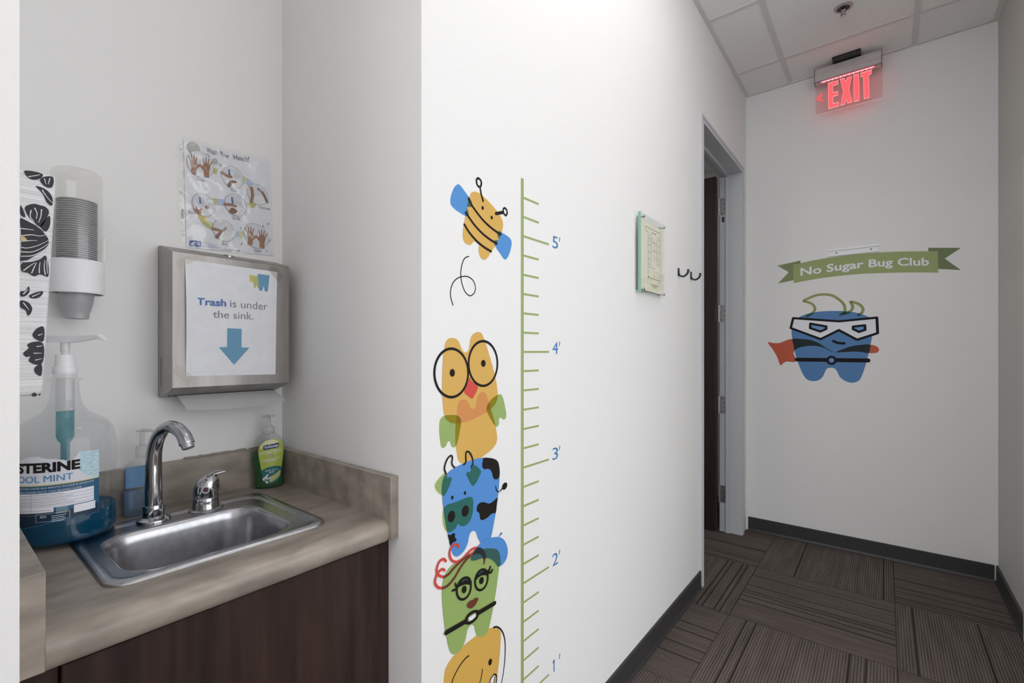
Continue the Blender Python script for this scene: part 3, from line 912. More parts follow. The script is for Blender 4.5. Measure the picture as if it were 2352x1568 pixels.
# ------------------------------------------------------------------ soap and sanitizer bottles
class Flask:     # oval bottle turned to face the hall; (u, z) across its front
    def __init__(s, c, prof):
        s.c = Vector((c[0], c[1], 0)); s.prof = prof
        s.n = Vector((-c[0], -c[1], 0)).normalized(); s.r = Vector((-s.n.y, s.n.x, 0))
    def rx(s, z): return interp([(a, b) for a, b, d in s.prof], z)
    def ry(s, z): return interp([(a, d) for a, b, d in s.prof], z)
    def at(s, u, z, off=0.0006, back=False):
        rx, ry = s.rx(z), s.ry(z)
        d = ry * math.sqrt(max(0.0, 1 - (u / rx) ** 2)) + off
        return s.c + s.r * u + s.n * (-d if back else d) + Vector((0, 0, z))
    def body(s, bm, n=48, k=1.0, zmax=9, p=2.0, zmin=-9):
        rings = []
        for z, rx, ry in s.prof:
            if z > zmax or z < zmin: continue
            ring = []
            for i in range(n):
                t = 2 * math.pi * i / n
                cx, cy = math.cos(t), math.sin(t)
                ring.append(s.c + s.r * (k * rx * math.copysign(abs(cx) ** (2 / p), cx)) + s.n * (k * ry * math.copysign(abs(cy) ** (2 / p), cy)) + Vector((0, 0, z)))
            rings.append(ring)
        loft(bm, rings)
    def patch(s, bm, pts, off, n=8):
        q = catmull(pts, True, n)
        us = [a for a, b in q]
        c = (sum(us) / len(us), sum(b for a, b in q) / len(q))
        prev = None
        R = 6
        vs = [[bm.verts.new(s.at(c[0] + (a - c[0]) * k / R, c[1] + (b - c[1]) * k / R, off)) for a, b in q] for k in range(1, R + 1)]
        cv = bm.verts.new(s.at(c[0], c[1], off))
        m = len(q)
        for i in range(m): bm.faces.new((cv, vs[0][i], vs[0][(i + 1) % m]))
        for a, b in zip(vs, vs[1:]):
            for i in range(m):
                j = (i + 1) % m; bm.faces.new((a[i], b[i], b[j], a[j]))


sb = Flask((-1.286, 0.580), [(0.8610, 0.0300, 0.0165), (0.8625, 0.0340, 0.0200), (0.868, 0.0355, 0.0215), (0.885, 0.0345, 0.0215), (0.906, 0.0340, 0.0215), (0.920, 0.0365, 0.022), (0.937, 0.0385, 0.0225), (0.955, 0.0388, 0.0225), (0.968, 0.0378, 0.022), (0.984, 0.0345, 0.020), (0.9935, 0.0285, 0.0175), (0.999, 0.0215, 0.0155), (1.002, 0.0150, 0.0130), (1.006, 0.0128, 0.0125)])
soap = thing('soap_bottle', 'green hand soap pump bottle in the back right corner of the counter', 'bottle', (-1.286, 0.580, ZC + 0.001))
bm = BM(); sb.body(bm); obj('bottle_body', bm, PET, soap, smooth=60)
bm = BM(); sb.body(bm, k=0.955, zmax=0.9555); obj('liquid_soap', bm, L_GRN, soap, smooth=60, label='green liquid soap')
cx, cy = -1.286, 0.580
bm = BM(); lathe(bm, cx, cy, [(0.0150, 1.0025), (0.0152, 1.004), (0.0152, 1.0095), (0.0146, 1.0105), (0.0150, 1.0115), (0.0146, 1.018), (0.0115, 1.0205), (0.0085, 1.0212), (0.0085, 1.0255), (0.006, 1.026)], 36); obj('pump_collar', bm, PUMPC, soap)
bm = BM(); lathe(bm, cx, cy, [(0.0055, 1.0255), (0.0050, 1.040), (0.0055, 1.0455)], 20); obj('pump_stem', bm, PUMPC, soap)
bm = BM(); lathe(bm, cx, cy, [(0.0060, 1.0450), (0.0135, 1.0465), (0.0150, 1.0490), (0.0135, 1.0510), (0.005, 1.0515)], 28)
t = BM(); tube(t, [sb.c + sb.n * 0.006 + Vector((0, 0, 1.0475)), sb.c + sb.n * 0.022 + Vector((0, 0, 1.0470)), sb.c + sb.n * 0.028 + Vector((0, 0, 1.0440))], [0.005, 0.004, 0.003], 12); join(bm, t)
obj('pump_head', bm, PUMPC, soap)
bm = BM(); lathe(bm, cx, cy, [(0.0028, 1.002), (0.0028, 0.870)], 12); obj('dip_tube', bm, PUMPC, soap)


def SL(x, y): return ((x - 520) * 0.134 / 973, CAM_Z - ((930 + 0.134 * y) - HORIZON) / 872)


def sl(*p): return [SL(x, y) for x, y in p]


bm = BM(); sb.patch(bm, sl((560, 588), (680, 600), (755, 660), (778, 780), (768, 900), (742, 1080), (725, 1180), (690, 1300), (560, 1330), (450, 1290), (410, 1160), (370, 960), (345, 780), (365, 690), (440, 620)), 0.0005); slab = obj('label', bm, S_LBL, soap, label='lime green soap label')
bm = BM(); sb.patch(bm, sl((570, 1045), (670, 1050), (738, 1085), (725, 1180), (690, 1300), (560, 1330), (450, 1290), (405, 1150), (395, 1115), (470, 1070)), 0.0008); obj('label_foot', bm, S_TEA, slab)
bm = BM(); sb.patch(bm, sl((540, 1240), (640, 1180), (720, 1130), (710, 1220), (640, 1280), (540, 1310)), 0.0010); obj('citrus_print', bm, P_GRN, slab)
bm = BM()
for p in (sl((430, 1250), (470, 1200), (515, 1170), (500, 1215), (460, 1255)), sl((470, 1250), (520, 1235), (560, 1215), (530, 1250), (490, 1265)), sl((465, 1285), (490, 1285), (515, 1325), (480, 1325)), sl((420, 1230), (445, 1240), (450, 1285), (425, 1270))): sb.patch(bm, p, 0.0011, 4)
obj('blossom_print', bm, D_WHT, slab)
bm = BM(); sb.patch(bm, sl((560, 596), (640, 605), (700, 640), (600, 660), (470, 680), (380, 740), (385, 690), (450, 625)), 0.0007); obj('pale_highlight', bm, S_PAL, slab)
bm = BM(); sb.patch(bm, [p for p in sl((430, 690), (435, 682), (560, 668), (690, 656), (697, 662), (694, 700), (688, 728), (600, 742), (500, 752), (436, 758), (431, 750), (430, 720))], 0.0011, 3); obj('brand_panel', bm, S_NAV, slab)


def soap_text(s, tl, tr, br, bl, m, bold=0.0):
    bm = BM()
    def fn(a, b):
        p0 = Vector(SL(*bl)) * (1 - a) + Vector(SL(*br)) * a; p1 = Vector(SL(*tl)) * (1 - a) + Vector(SL(*tr)) * a
        p = p0 * (1 - b) + p1 * b
        return sb.at(p.x, p.y, 0.0016)
    text(bm, s, fn, bold); obj('lettering', bm, m, slab, smooth=0)


soap_text('Softsoap', (448, 690), (685, 668), (685, 725), (448, 748), D_WHT, 0.012)
soap_text('ANTIBACTERIAL', (368, 790), (752, 758), (750, 802), (368, 842), D_WHT, 0.0)
soap_text('ELIMINATES 99.9%', (418, 925), (705, 895), (705, 918), (418, 950), D_WHT, 0.01)
soap_text('OF BACTERIA*', (455, 950), (672, 928), (672, 950), (455, 973), D_WHT, 0.01)
soap_text('fresh citrus', (462, 1100), (680, 1085), (680, 1112), (462, 1130), D_WHT, 0.0)
soap_text('scent', (525, 1135), (615, 1125), (615, 1148), (525, 1160), D_WHT, 0.0)
bm = BM()
for x0, y0 in ((545, 868),):
    sb.patch(bm, sl((567, 840), (590, 850), (595, 872), (580, 890), (555, 890), (540, 872), (545, 850)), 0.0011, 4)
obj('emblem', bm, P_GRY, slab)
soap_text('+', (552, 852), (582, 850), (582, 882), (552, 884), D_WHT, 0.03)

sz = Flask((-1.293, 0.309), [(0.8610, 0.0290, 0.016), (0.8625, 0.0325, 0.0190), (0.866, 0.0338, 0.0198), (0.912, 0.0338, 0.0198), (0.914, 0.0325, 0.0188), (0.964, 0.0325, 0.0188), (0.969, 0.0310, 0.0180), (0.978, 0.0205, 0.0150), (0.984, 0.0120, 0.0110), (0.987, 0.0098, 0.0098)])
san = thing('sanitizer_bottle', 'clear pump bottle of hand sanitizer behind the gooseneck faucet', 'bottle', (-1.293, 0.309, ZC + 0.001))
bm = BM(); sz.body(bm, p=5); obj('bottle_body', bm, PET, san, smooth=50)
bm = BM(); sz.body(bm, k=0.93, zmax=0.9135, p=5, zmin=0.8612); obj('gel', bm, L_SAN, san, smooth=50)
bm = BM()
us = [-0.029 + 0.036 * i / 8 for i in range(9)]
g = [[bm.verts.new(sz.c + sz.r * u + sz.n * (-0.0165) + Vector((0, 0, z))) for u in us] for z in (0.916, 0.963)]
for i in range(8): bm.faces.new((g[0][i], g[0][i + 1], g[1][i + 1], g[1][i]))
obj('back_label', bm, A_BLU, san, smooth=0, label='blue back label seen through the bottle')
bm = BM()
g = [[bm.verts.new(sz.c + sz.r * u + sz.n * (-0.0165) + Vector((0, 0, z))) for u in (-0.029, -0.014)] for z in (0.872, 0.909)]
bm.faces.new((g[0][0], g[0][1], g[1][1], g[1][0])); obj('back_label_foot', bm, A_BLU, san, smooth=0)
bm = BM()
g = [[bm.verts.new(sz.c + sz.r * u + sz.n * 0.0185 + Vector((0, 0, z))) for u in (0.019, 0.0285)] for z in (0.955, 0.963)]
bm.faces.new((g[0][0], g[0][1], g[1][1], g[1][0])); obj('red_mark', bm, D_RED, san, smooth=0, label='red patch on the label edge')
cx, cy = -1.293, 0.309
bm = BM(); lathe(bm, cx, cy, [(0.0118, 0.9865), (0.0122, 0.988), (0.0122, 1.004), (0.0112, 1.006), (0.0112, 1.0095), (0.0085, 1.0115), (0.0048, 1.012)], 32); obj('pump_collar', bm, PUMPC, san)
bm = BM(); lathe(bm, cx, cy, [(0.0045, 1.012), (0.0045, 1.043)], 16); obj('pump_stem', bm, PUMPC, san)
bm = BM(); lathe(bm, cx, cy, [(0.006, 1.0425), (0.011, 1.0435), (0.0118, 1.0455), (0.010, 1.047)], 24)
t = BM(); tube(t, [Vector((cx, cy, 1.0448)), Vector((cx + ad.x * 0.020, cy + ad.y * 0.020, 1.0446)), Vector((cx + ad.x * 0.028, cy + ad.y * 0.028, 1.042))], [0.0042, 0.0034, 0.0026], 10); join(bm, t)
obj('pump_head', bm, PUMPC, san)

# ------------------------------------------------------------------ towel dispenser with its taped sign
XD = -1.2416
Y0, Y1 = 0.3505, 0.6135
dis = thing('towel_dispenser', 'stainless steel paper towel dispenser on the niche back wall', 'dispenser', (XN, (Y0 + Y1) / 2, 1.112))
bm = BM()
pr = [(XN + 0.0005, 1.112), (XN + 0.018, 1.112), (XD - 0.004, 1.1345), (XD, 1.1385), (XD, 1.443), (XD - 0.003, 1.4465), (XN + 0.022, 1.4665), (XN + 0.0005, 1.4685)]
loft(bm, [[(x, Y0, z) for x, z in pr], [(x, Y1, z) for x, z in pr]])
bmesh.ops.bevel(bm, geom=[e for e in bm.edges if abs(e.verts[0].co.y - e.verts[1].co.y) < 1e-6], offset=0.0022, segments=2, profile=0.5, affect='EDGES')
obj('dispenser_body', bm, DISP, dis, smooth=30)
bm = BM(); box(bm, XN + 0.0245, XN + 0.0262, Y0 - 0.0004, Y0 + 0.001, 1.140, 1.206); obj('gauge_slot', bm, BLACK, dis)
bm = BM(); box(bm, XN + 0.030, XD - 0.062, Y0 + 0.012, Y1 - 0.012, 1.1135, 1.1225); obj('towel_slot', bm, SCREW, dis)
bm = BM()
c = Vector((XD - 0.050, 0.4845, 1.4545)); nn = Vector((0.22, 0, 1)).normalized(); q1 = Vector((0, 1, 0)); q2 = nn.cross(q1)
loft(bm, [[c + nn * d + (q1 * math.cos(t) + q2 * math.sin(t)) * r for t in [2 * math.pi * i / 20 for i in range(20)]] for r, d in ((0.012, 0.002), (0.012, 0.007), (0.010, 0.008))])
obj('lock', bm, CHROME, dis)

V5 = View(PlaneX(XD), 340, 540, 0.26786)
u, v = V5.uv([(700, 1200)])[0]
sg = thing('trash_sign', 'white paper sign taped to the front of the steel towel dispenser', 'sign', (XD, u, v))
bm = BM()
q = V5.uv([(315, 206), (1105, 316), (1090, 1192), (322, 1210)])
N_ = 16
rows = []
for j in range(N_ + 1):
    row = []
    for i in range(N_ + 1):
        a, b = i / N_, j / N_
        p = (Vector(q[0]) * (1 - a) + Vector(q[1]) * a) * (1 - b) + (Vector(q[3]) * (1 - a) + Vector(q[2]) * a) * b
        lift = 0.0012 + 0.006 * (max(0, 1 - a * 5) ** 2) * math.sin(math.pi * min(1, max(0, b))) * (1 if 0.05 < b < 0.99 else 0) + 0.0005 * math.sin(9 * a + 5 * b)
        row.append(bm.verts.new(V5.p.to3(p.x, p.y, lift)))
    rows.append(row)
for j in range(N_):
    for i in range(N_): bm.faces.new((rows[j][i], rows[j][i + 1], rows[j + 1][i + 1], rows[j + 1][i]))
obj('sheet', bm, PAPER, sg)
D = Decal('x', '', '', V5, (0, 0), 0.0019, sg)
for p in ([(230, 230), (370, 160), (425, 165), (442, 200), (265, 288)], [(1022, 290), (1045, 262), (1110, 285), (1160, 355), (1118, 410)], [(212, 1160), (262, 1105), (400, 1225), (345, 1300)]):
    D.shape('tape', p, TAPE, sharp=True)
D.shape('tooth_logo', [(866, 341), (899, 341), (901, 402), (892, 404), (886, 386), (880, 404), (872, 402)], P_YEL, sharp=True)
D.shape('tooth_logo', [(896, 350), (957, 352), (960, 440), (947, 455), (936, 452), (928, 425), (920, 452), (906, 448)], P_GRN, sharp=True)
D.shape('tooth_logo', [(936, 331), (1039, 343), (1025, 478), (1008, 486), (998, 478), (988, 436), (976, 474), (960, 480), (950, 470)], P_ARR, sharp=True)
D.shape('arrow', [(678, 797), (800, 803), (798, 962), (866, 964), (735, 1110), (605, 960), (675, 958)], P_ARR, sharp=True)


def wall_text(D, s, tl, tr, br, bl, m, bold=0.0, name='lettering', spacing=1.0):
    bm = BM(); text(bm, s, quad_fn(D.v, D._n(), tl, tr, br, bl), bold, spacing)
    return obj(name, bm, m, D.o, smooth=0)


wall_text(D, 'Trash', (413, 536), (668, 549), (668, 613), (413, 598), P_BLU, 0.025)
wall_text(D, 'is under', (702, 552), (1022, 580), (1022, 642), (702, 617), P_GRY, -0.004)
wall_text(D, 'the sink.', (556, 645), (900, 662), (900, 725), (556, 706), P_GRY, -0.004)
# frame line printed near the sheet's edge
D.line('border_line', [(358, 255), (1078, 352), (1064, 1160), (365, 1172)], 0.0004, P_CIR, closed=True, sharp=True)

tw = None
bm = BM()
rows = []
yA, yB = 0.375, 0.597
for j in range(9):
    b = j / 8
    rows.append([])
    for i in range(25):
        a = i / 24
        z = 1.1165 - 0.028 * b - 0.008 * b * math.sin(math.pi * a) + 0.0025 * b * (a - .5)
        x = XD - 0.052 + 0.046 * b ** 0.8 + 0.002 * math.sin(6 * a) * b
        rows[-1].append(Vector((x, yA + 0.006 * b + (yB - yA + 0.004 * b) * a, z)))
top = [[bm.verts.new(p) for p in r] for r in rows]
for j in range(8):
    for i in range(24): bm.faces.new((top[j][i], top[j][i + 1], top[j + 1][i + 1], top[j + 1][i]))
bmesh.ops.solidify(bm, geom=list(bm.faces), thickness=0.0012)
tag(obj('paper_towel', bm, TOWEL, None, (XD, 0.486, 1.09)), 'white folded paper towel hanging out of the steel dispenser', 'paper towel')

# ------------------------------------------------------------------ hand washing poster in its sleeve
V3 = View(PlaneX(XN), 380, 300, 0.19139)
u, v = V3.uv([(750, 1450)])[0]
ps = thing('hand_washing_poster', 'illustrated hand washing poster in a clear sleeve above the steel towel dispenser', 'poster', (XN, u, v))


def sheet(name, q, off, m, n=2, wave=0.0, lab=None):
    bm = BM(); uv = [Vector(p) for p in V3.uv(q)]
    g = []
    for j in range(n + 1):
        g.append([])
        for i in range(n + 1):
            a, b = i / n, j / n
            p = (uv[0] * (1 - a) + uv[1] * a) * (1 - b) + (uv[3] * (1 - a) + uv[2] * a) * b
            wv = wave * (math.sin(7 * a + 4 * b + 1) * math.sin(5 * b + 3 * a * a) + 0.5 * math.sin(17 * a - 9 * b))
            g[-1].append(bm.verts.new(V3.p.to3(p.x, p.y, off + wv)))
    for j in range(n):
        for i in range(n): bm.faces.new((g[j][i], g[j][i + 1], g[j + 1][i + 1], g[j + 1][i]))
    return obj(name, bm, m, ps, label=lab)


sheet('sheet', [(213, 110), (1226, 362), (1284, 1498), (248, 1398)], 0.0022, PAPER)
PD = Decal('x', '', '', V3, (0, 0), 0.0024, ps)
PD._n = (lambda D=PD: (setattr(D, 'off', D.off + 0.00004), D.off)[1])


def circ(cx, cy, R, n=40): return [(cx + R * math.cos(t), cy + 0.27 * R * math.cos(t) + 0.965 * R * math.sin(t)) for t in [2 * math.pi * i / n for i in range(n)]]


def para(cx, cy, pts, k=1.0): return [(cx + x * k, cy + 0.27 * x * k + y * k) for x, y in pts]


# coloured path between the pictures
for pts, m in (([(572, 448), (622, 462), (608, 535), (566, 505)], P_GRN), ([(925, 545), (985, 575), (950, 640), (930, 635)], P_LGR), ([(985, 575), (1070, 648), (1000, 672), (955, 635)], P_LBL),
               ([(535, 812), (622, 818), (628, 898), (580, 900)], P_GRN), ([(622, 818), (705, 828), (705, 910), (628, 898)], P_LBL), ([(965, 870), (1005, 865), (1028, 930), (965, 955)], P_LGR), ([(1000, 852), (1092, 885), (1060, 925), (1028, 930)], P_GRN),
               ([(380, 985), (480, 1022), (500, 1080), (438, 1118), (400, 1060)], P_YEL), ([(500, 1080), (575, 1122), (558, 1198), (490, 1160), (438, 1118)], P_GRN), ([(815, 1205), (872, 1208), (868, 1275), (815, 1270)], P_LBL), ([(872, 1208), (935, 1218), (930, 1292), (868, 1275)], P_LGR)):
    PD.shape('path_band', pts, m, sharp=True)
for cx, cy, r in ((330, 215, 80), (590, 370, 38), (655, 415, 20), (500, 310, 30)): PD.shape('germ_print', circ(cx, cy, r), P_GOO, sharp=True)


def hand_pts(mir=1):
    """open hand with a thumb and four unequal fingers, wrist down"""
    o = [(-34, 150), (-36, 60), (-48, 20), (-52, -20)]
    for bx, by, tx, ty, w_ in ((-44, -22, -70, -80, 9), (-22, -38, -32, -112, 9), (4, -42, 8, -118, 9), (28, -32, 46, -98, 9)):
        o += [(bx - w_, by), (tx - w_ * .8, ty + 6), (tx, ty - 4), (tx + w_ * .8, ty + 6), (bx + w_, by)]
    o += [(44, -2), (62, 10), (86, -18), (98, -12), (86, 22), (52, 58), (38, 70), (36, 150)]
    return [(x * mir, y) for x, y in o]


def picture(cx, cy, R, kind):
    PD.shape('picture_disc', circ(cx, cy, R), P_CIR, sharp=True)
    if kind == 'open':
        for mir, dx in ((1, -0.47), (-1, 0.47)):
            k = R / 165 * 0.92
            PD.shape('hand_print', para(cx + dx * R, cy + dx * R * 0.27 + R * 0.02, hand_pts(mir), k), P_SKN, sharp=True)
    else:
        PD.shape('basin_print', para(cx, cy, [(-0.55 * R, 0.55 * R), (0.2 * R, 0.05 * R), (0.85 * R, 0.25 * R), (0.7 * R, 0.65 * R), (0.2 * R, 0.95 * R), (-0.3 * R, 0.9 * R)]), P_BAS)
        if kind in ('wet', 'rinse', 'scrub'):
            PD.shape('soap_print', para(cx - 0.32 * R, cy - 0.42 * R, [(-10, -38), (8, -38), (12, -15), (18, 35), (-4, 40), (-10, 0)]), P_NAV)
            for dx in (0.02, 0.3, 0.55): PD.line('tap_print', para(cx, cy, [((dx) * R, -0.05 * R), ((dx - .02) * R, -0.35 * R), ((dx + .13) * R, -0.3 * R), ((dx + .13) * R, -0.15 * R)]), 0.0012, P_GOO)
        if kind == 'wet':
            PD.line('arm_print', para(cx, cy, [(-0.95 * R, -0.15 * R), (-0.5 * R, 0.0), (-0.15 * R, 0.0)]), (0.0085, 0.007), P_SKN)
            PD.line('hand_print', para(cx, cy, [(-0.35 * R, 0.85 * R), (-0.1 * R, 0.45 * R), (0.25 * R, 0.35 * R)]), (0.009, 0.006), P_SKD)
        if kind == 'soap':
            PD.line('arm_print', para(cx, cy, [(0.9 * R, 0.45 * R), (0.45 * R, -0.3 * R), (0.05 * R, -0.55 * R)]), (0.008, 0.006), P_SKD)
            PD.line('arm_print', para(cx, cy, [(-0.6 * R, 0.85 * R), (-0.5 * R, 0.2 * R), (-0.6 * R, -0.45 * R)]), (0.008, 0.009), P_SKN)
        if kind == 'scrub':
            PD.line('arm_print', para(cx, cy, [(-0.95 * R, 0.2 * R), (-0.4 * R, 0.1 * R), (0.0, 0.12 * R)]), (0.008, 0.006), P_SKN)
            PD.shape('hand_print', para(cx - 0.2 * R, cy + 0.48 * R, [(-50, 10), (-20, -25), (20, -22), (45, 0), (20, 35), (-20, 48), (-55, 35)]), P_SKD)
        if kind == 'rinse':
            PD.shape('hand_print', para(cx - 0.4 * R, cy + 0.45 * R, [(-70, -10), (-40, 0), (-30, -45), (-18, -8), (10, -10), (35, -38), (28, 5), (30, 35), (0, 50), (-35, 50)]), P_SKN)
            PD.shape('hand_print', para(cx + 0.3 * R, cy + 0.2 * R, [(-25, -5), (10, -18), (28, 0), (10, 22), (-20, 15)]), P_SKD)
        if kind == 'dry':
            PD.line('arm_print', para(cx, cy, [(-0.95 * R, 0.1 * R), (-0.5 * R, 0.1 * R), (-0.1 * R, 0.05 * R), (0.2 * R, -0.3 * R)]), (0.008, 0.005), P_SKN)
            PD.line('arm_print', para(cx, cy, [(-0.6 * R, 0.75 * R), (-0.35 * R, 0.35 * R), (0.1 * R, -0.2 * R)]), (0.009, 0.004), P_SKD)
    PD.line('picture_rim', circ(cx, cy, R, 60), 0.0006, P_GRY, closed=True, n=1)


for a in ((410, 408, 162, 'open'), (800, 563, 132, 'wet'), (1100, 768, 124, 'soap'), (450, 893, 137, 'rinse'), (835, 895, 132, 'scrub'), (690, 1200, 131, 'dry'), (1080, 1265, 149, 'open')): picture(*a)
wall_text(PD, 'Wash', (485, 208), (615, 236), (612, 298), (490, 265), P_BLK, -0.006)
wall_text(PD, 'Your', (645, 248), (762, 285), (758, 336), (655, 312), P_BLK, -0.006)
wall_text(PD, 'Hands!', (808, 290), (993, 318), (988, 384), (812, 345), P_BLK, -0.006)
for s, x0, y0, x1, y1, h in (('Dirty!', 365, 572, 465, 590, 36), ('Wet', 770, 700, 850, 715, 28), ('Get Soap', 1115, 905, 1245, 930, 34), ('Scrub', 800, 1030, 885, 1042, 34), ('Rinse', 272, 962, 350, 975, 34), ('Dry', 672, 1342, 735, 1352, 40), ('Clean!', 1057, 1422, 1142, 1430, 32), ('www.cdc.gov/handwashing', 682, 1418, 912, 1436, 20)):
    wall_text(PD, s, (x0, y0), (x1, y1), (x1, y1 + h), (x0, y0 + h), P_BLK, -0.004)
PD.shape('agency_logo', [(290, 1316), (412, 1328), (421, 1336), (422, 1390), (414, 1398), (292, 1384), (284, 1376), (282, 1324)], P_NAV, sharp=True)
wall_text(PD, 'CDC', (355, 1342), (412, 1348), (412, 1378), (355, 1372), D_WHT, 0.01)
PD.line('logo_mark', [(300, 1366), (320, 1350), (345, 1336)], 0.0022, D_WHT); PD.line('logo_mark', [(306, 1376), (330, 1362), (350, 1358)], 0.0014, D_WHT)
for k in range(4): PD.line('fine_print', [(435, 1345 + 16 * k), (560 + 30 * (k % 2) + 20 * k, 1358 + 17 * k)], 0.0006, P_BLU, sharp=True)
for x, y, r in ((1225, 1122, 24), (1160, 1150, 20), (1242, 1320, 26), (905, 1362, 18), (1202, 1445, 18), (895, 1172, 14)):
    PD.shape('sparkle_print', [(x, y - r), (x + 4, y - 4), (x + r * .7, y), (x + 4, y + 4), (x, y + r), (x - 4, y + 4), (x - r * .7, y), (x - 4, y - 4)], P_GRY, sharp=True)
sheet('sleeve', [(195, 82), (1236, 348), (1292, 1514), (252, 1404)], 0.0082, SLEEVE, 60, 0.0013, 'clear wrinkled plastic sleeve')
strip_ = sheet('binder_strip', [(122, 158), (214, 150), (238, 1345), (182, 1318)], 0.0055, SLEEVE, 6, 0.0003, 'punched edge strip of the sleeve')
PD.off = 0.0060
for x, y in ((177, 230), (178, 745), (207, 1252)): PD.line('punch_hole', circ(x, y, 12, 20), 0.0008, P_GRY, closed=True, n=1)
bm = BM(); text(bm, 'STAPLES', quad_fn(V3, 0.0062, (185, 1058), (180, 945), (205, 945), (210, 1060)), 0.01); obj('lettering', bm, P_BLK, ps, smooth=0)

# ------------------------------------------------------------------ cup dispenser and its nested cups
CX, CY, CR = -1.2905, 0.2015, 0.0408
cdp = thing('cup_dispenser', 'clear tube cup dispenser with white collar on the niche back wall', 'dispenser', (XN, CY, 1.336))
bm = BM(); lathe(bm, CX, CY, [(CR - 0.001, 1.400), (CR - 0.001, 1.575), (CR - 0.003, 1.582), (CR - 0.009, 1.587), (0.018, 1.5895), (0.002, 1.590)], 48, False, True); obj('tube', bm, DOME, cdp, smooth=60)
bm = BM(); lathe(bm, CX, CY, [(CR + 0.0012, 1.4035), (CR + 0.0018, 1.4025), (CR + 0.0022, 1.338), (CR + 0.001, 1.3368), (CR - 0.001, 1.3375), (CR - 0.001, 1.4035)], 48, False, False)
bm.faces.ensure_lookup_table()
obj('collar', bm, WHITEP, cdp, smooth=40)
bm = BM(); lathe(bm, CX, CY, [(CR - 0.0012, 1.3400), (0.0285, 1.3400), (0.0285, 1.3425), (CR - 0.0012, 1.3425)], 40, False, False); obj('release_ring', bm, BLACK, cdp)
bm = BM(); box(bm, XN + 0.0005, CX - CR + 0.006, CY - 0.022, CY + 0.022, 1.345, 1.470, 0.003); obj('wall_bracket', bm, WHITED, cdp)
bm = BM(); box(bm, CX - 0.012, CX + 0.006, CY + CR - 0.0005, CY + CR + 0.0045, 1.404, 1.462, 0.001, 1); obj('latch', bm, DOME, cdp)
cup_me = None
CH = 0.060
bm = BM()
prof = [(0.0, 0.0035), (0.0150, 0.0035), (0.0165, 0.0), (0.0185, 0.0), (0.0189, 0.003), (0.0192, 0.010), (0.0200, 0.013)]
for k in range(5): prof += [(0.0205 + 0.0011 * k, 0.0145 + 0.0042 * k), (0.0212 + 0.0011 * k, 0.0165 + 0.0042 * k)]
prof += [(0.0264, 0.044), (0.0284, 0.0565), (0.0310, 0.0568), (0.0318, 0.0580), (0.0310, 0.0594), (0.0288, 0.0594)]
t = BM(); lathe(t, 0, 0, [(max(r, 0.0005), z) for r, z in prof], 40, True, False)
cup0 = obj('paper_cup', t, CUP, None, (0, 0, 0), smooth=50)
bm.free()
ORD = ['topmost'] + ['%s from the top' % s for s in 'second third fourth fifth sixth seventh eighth ninth tenth eleventh twelfth thirteenth fourteenth fifteenth sixteenth seventeenth eighteenth nineteenth twentieth'.split()]
tens = ['twenty', 'thirty', 'forty']
ones = ['first', 'second', 'third', 'fourth', 'fifth', 'sixth', 'seventh', 'eighth', 'ninth']
for a in tens:
    if a != 'twenty': ORD.append({'thirty': 'thirtieth', 'forty': 'fortieth'}[a] + ' from the top')
    ORD += ['%s-%s from the top' % (a, b) for b in ones]
NC = 42
pitch = (1.5255 - 0.0594 - 1.2865) / (NC - 1)
for k in range(NC):
    o = cup0 if k == 0 else cup0.copy()
    if k: COL.objects.link(o)
    o.location = (CX, CY, 1.2865 + pitch * (NC - 1 - k))
    lab_ = 'grey plastic cup poking out below the white dispenser collar' if k == NC - 1 else 'grey plastic cup nested in the clear tube, %s of the stack' % ORD[k]
    tag(o, lab_, 'cup', 'grey cups nested in the cup dispenser')

# ------------------------------------------------------------------ fabric covered hanging on the niche's left side
FX1 = -0.800
fb = thing('fabric_hanging', 'white padded hanging with black floral print at the left edge of the niche', 'wall hanging', (-0.95, YN0, 1.166))


def fab_y(z): return 0.0945 + (0.1065 - 0.0945) * (z - 1.166) / (1.437 - 1.166)


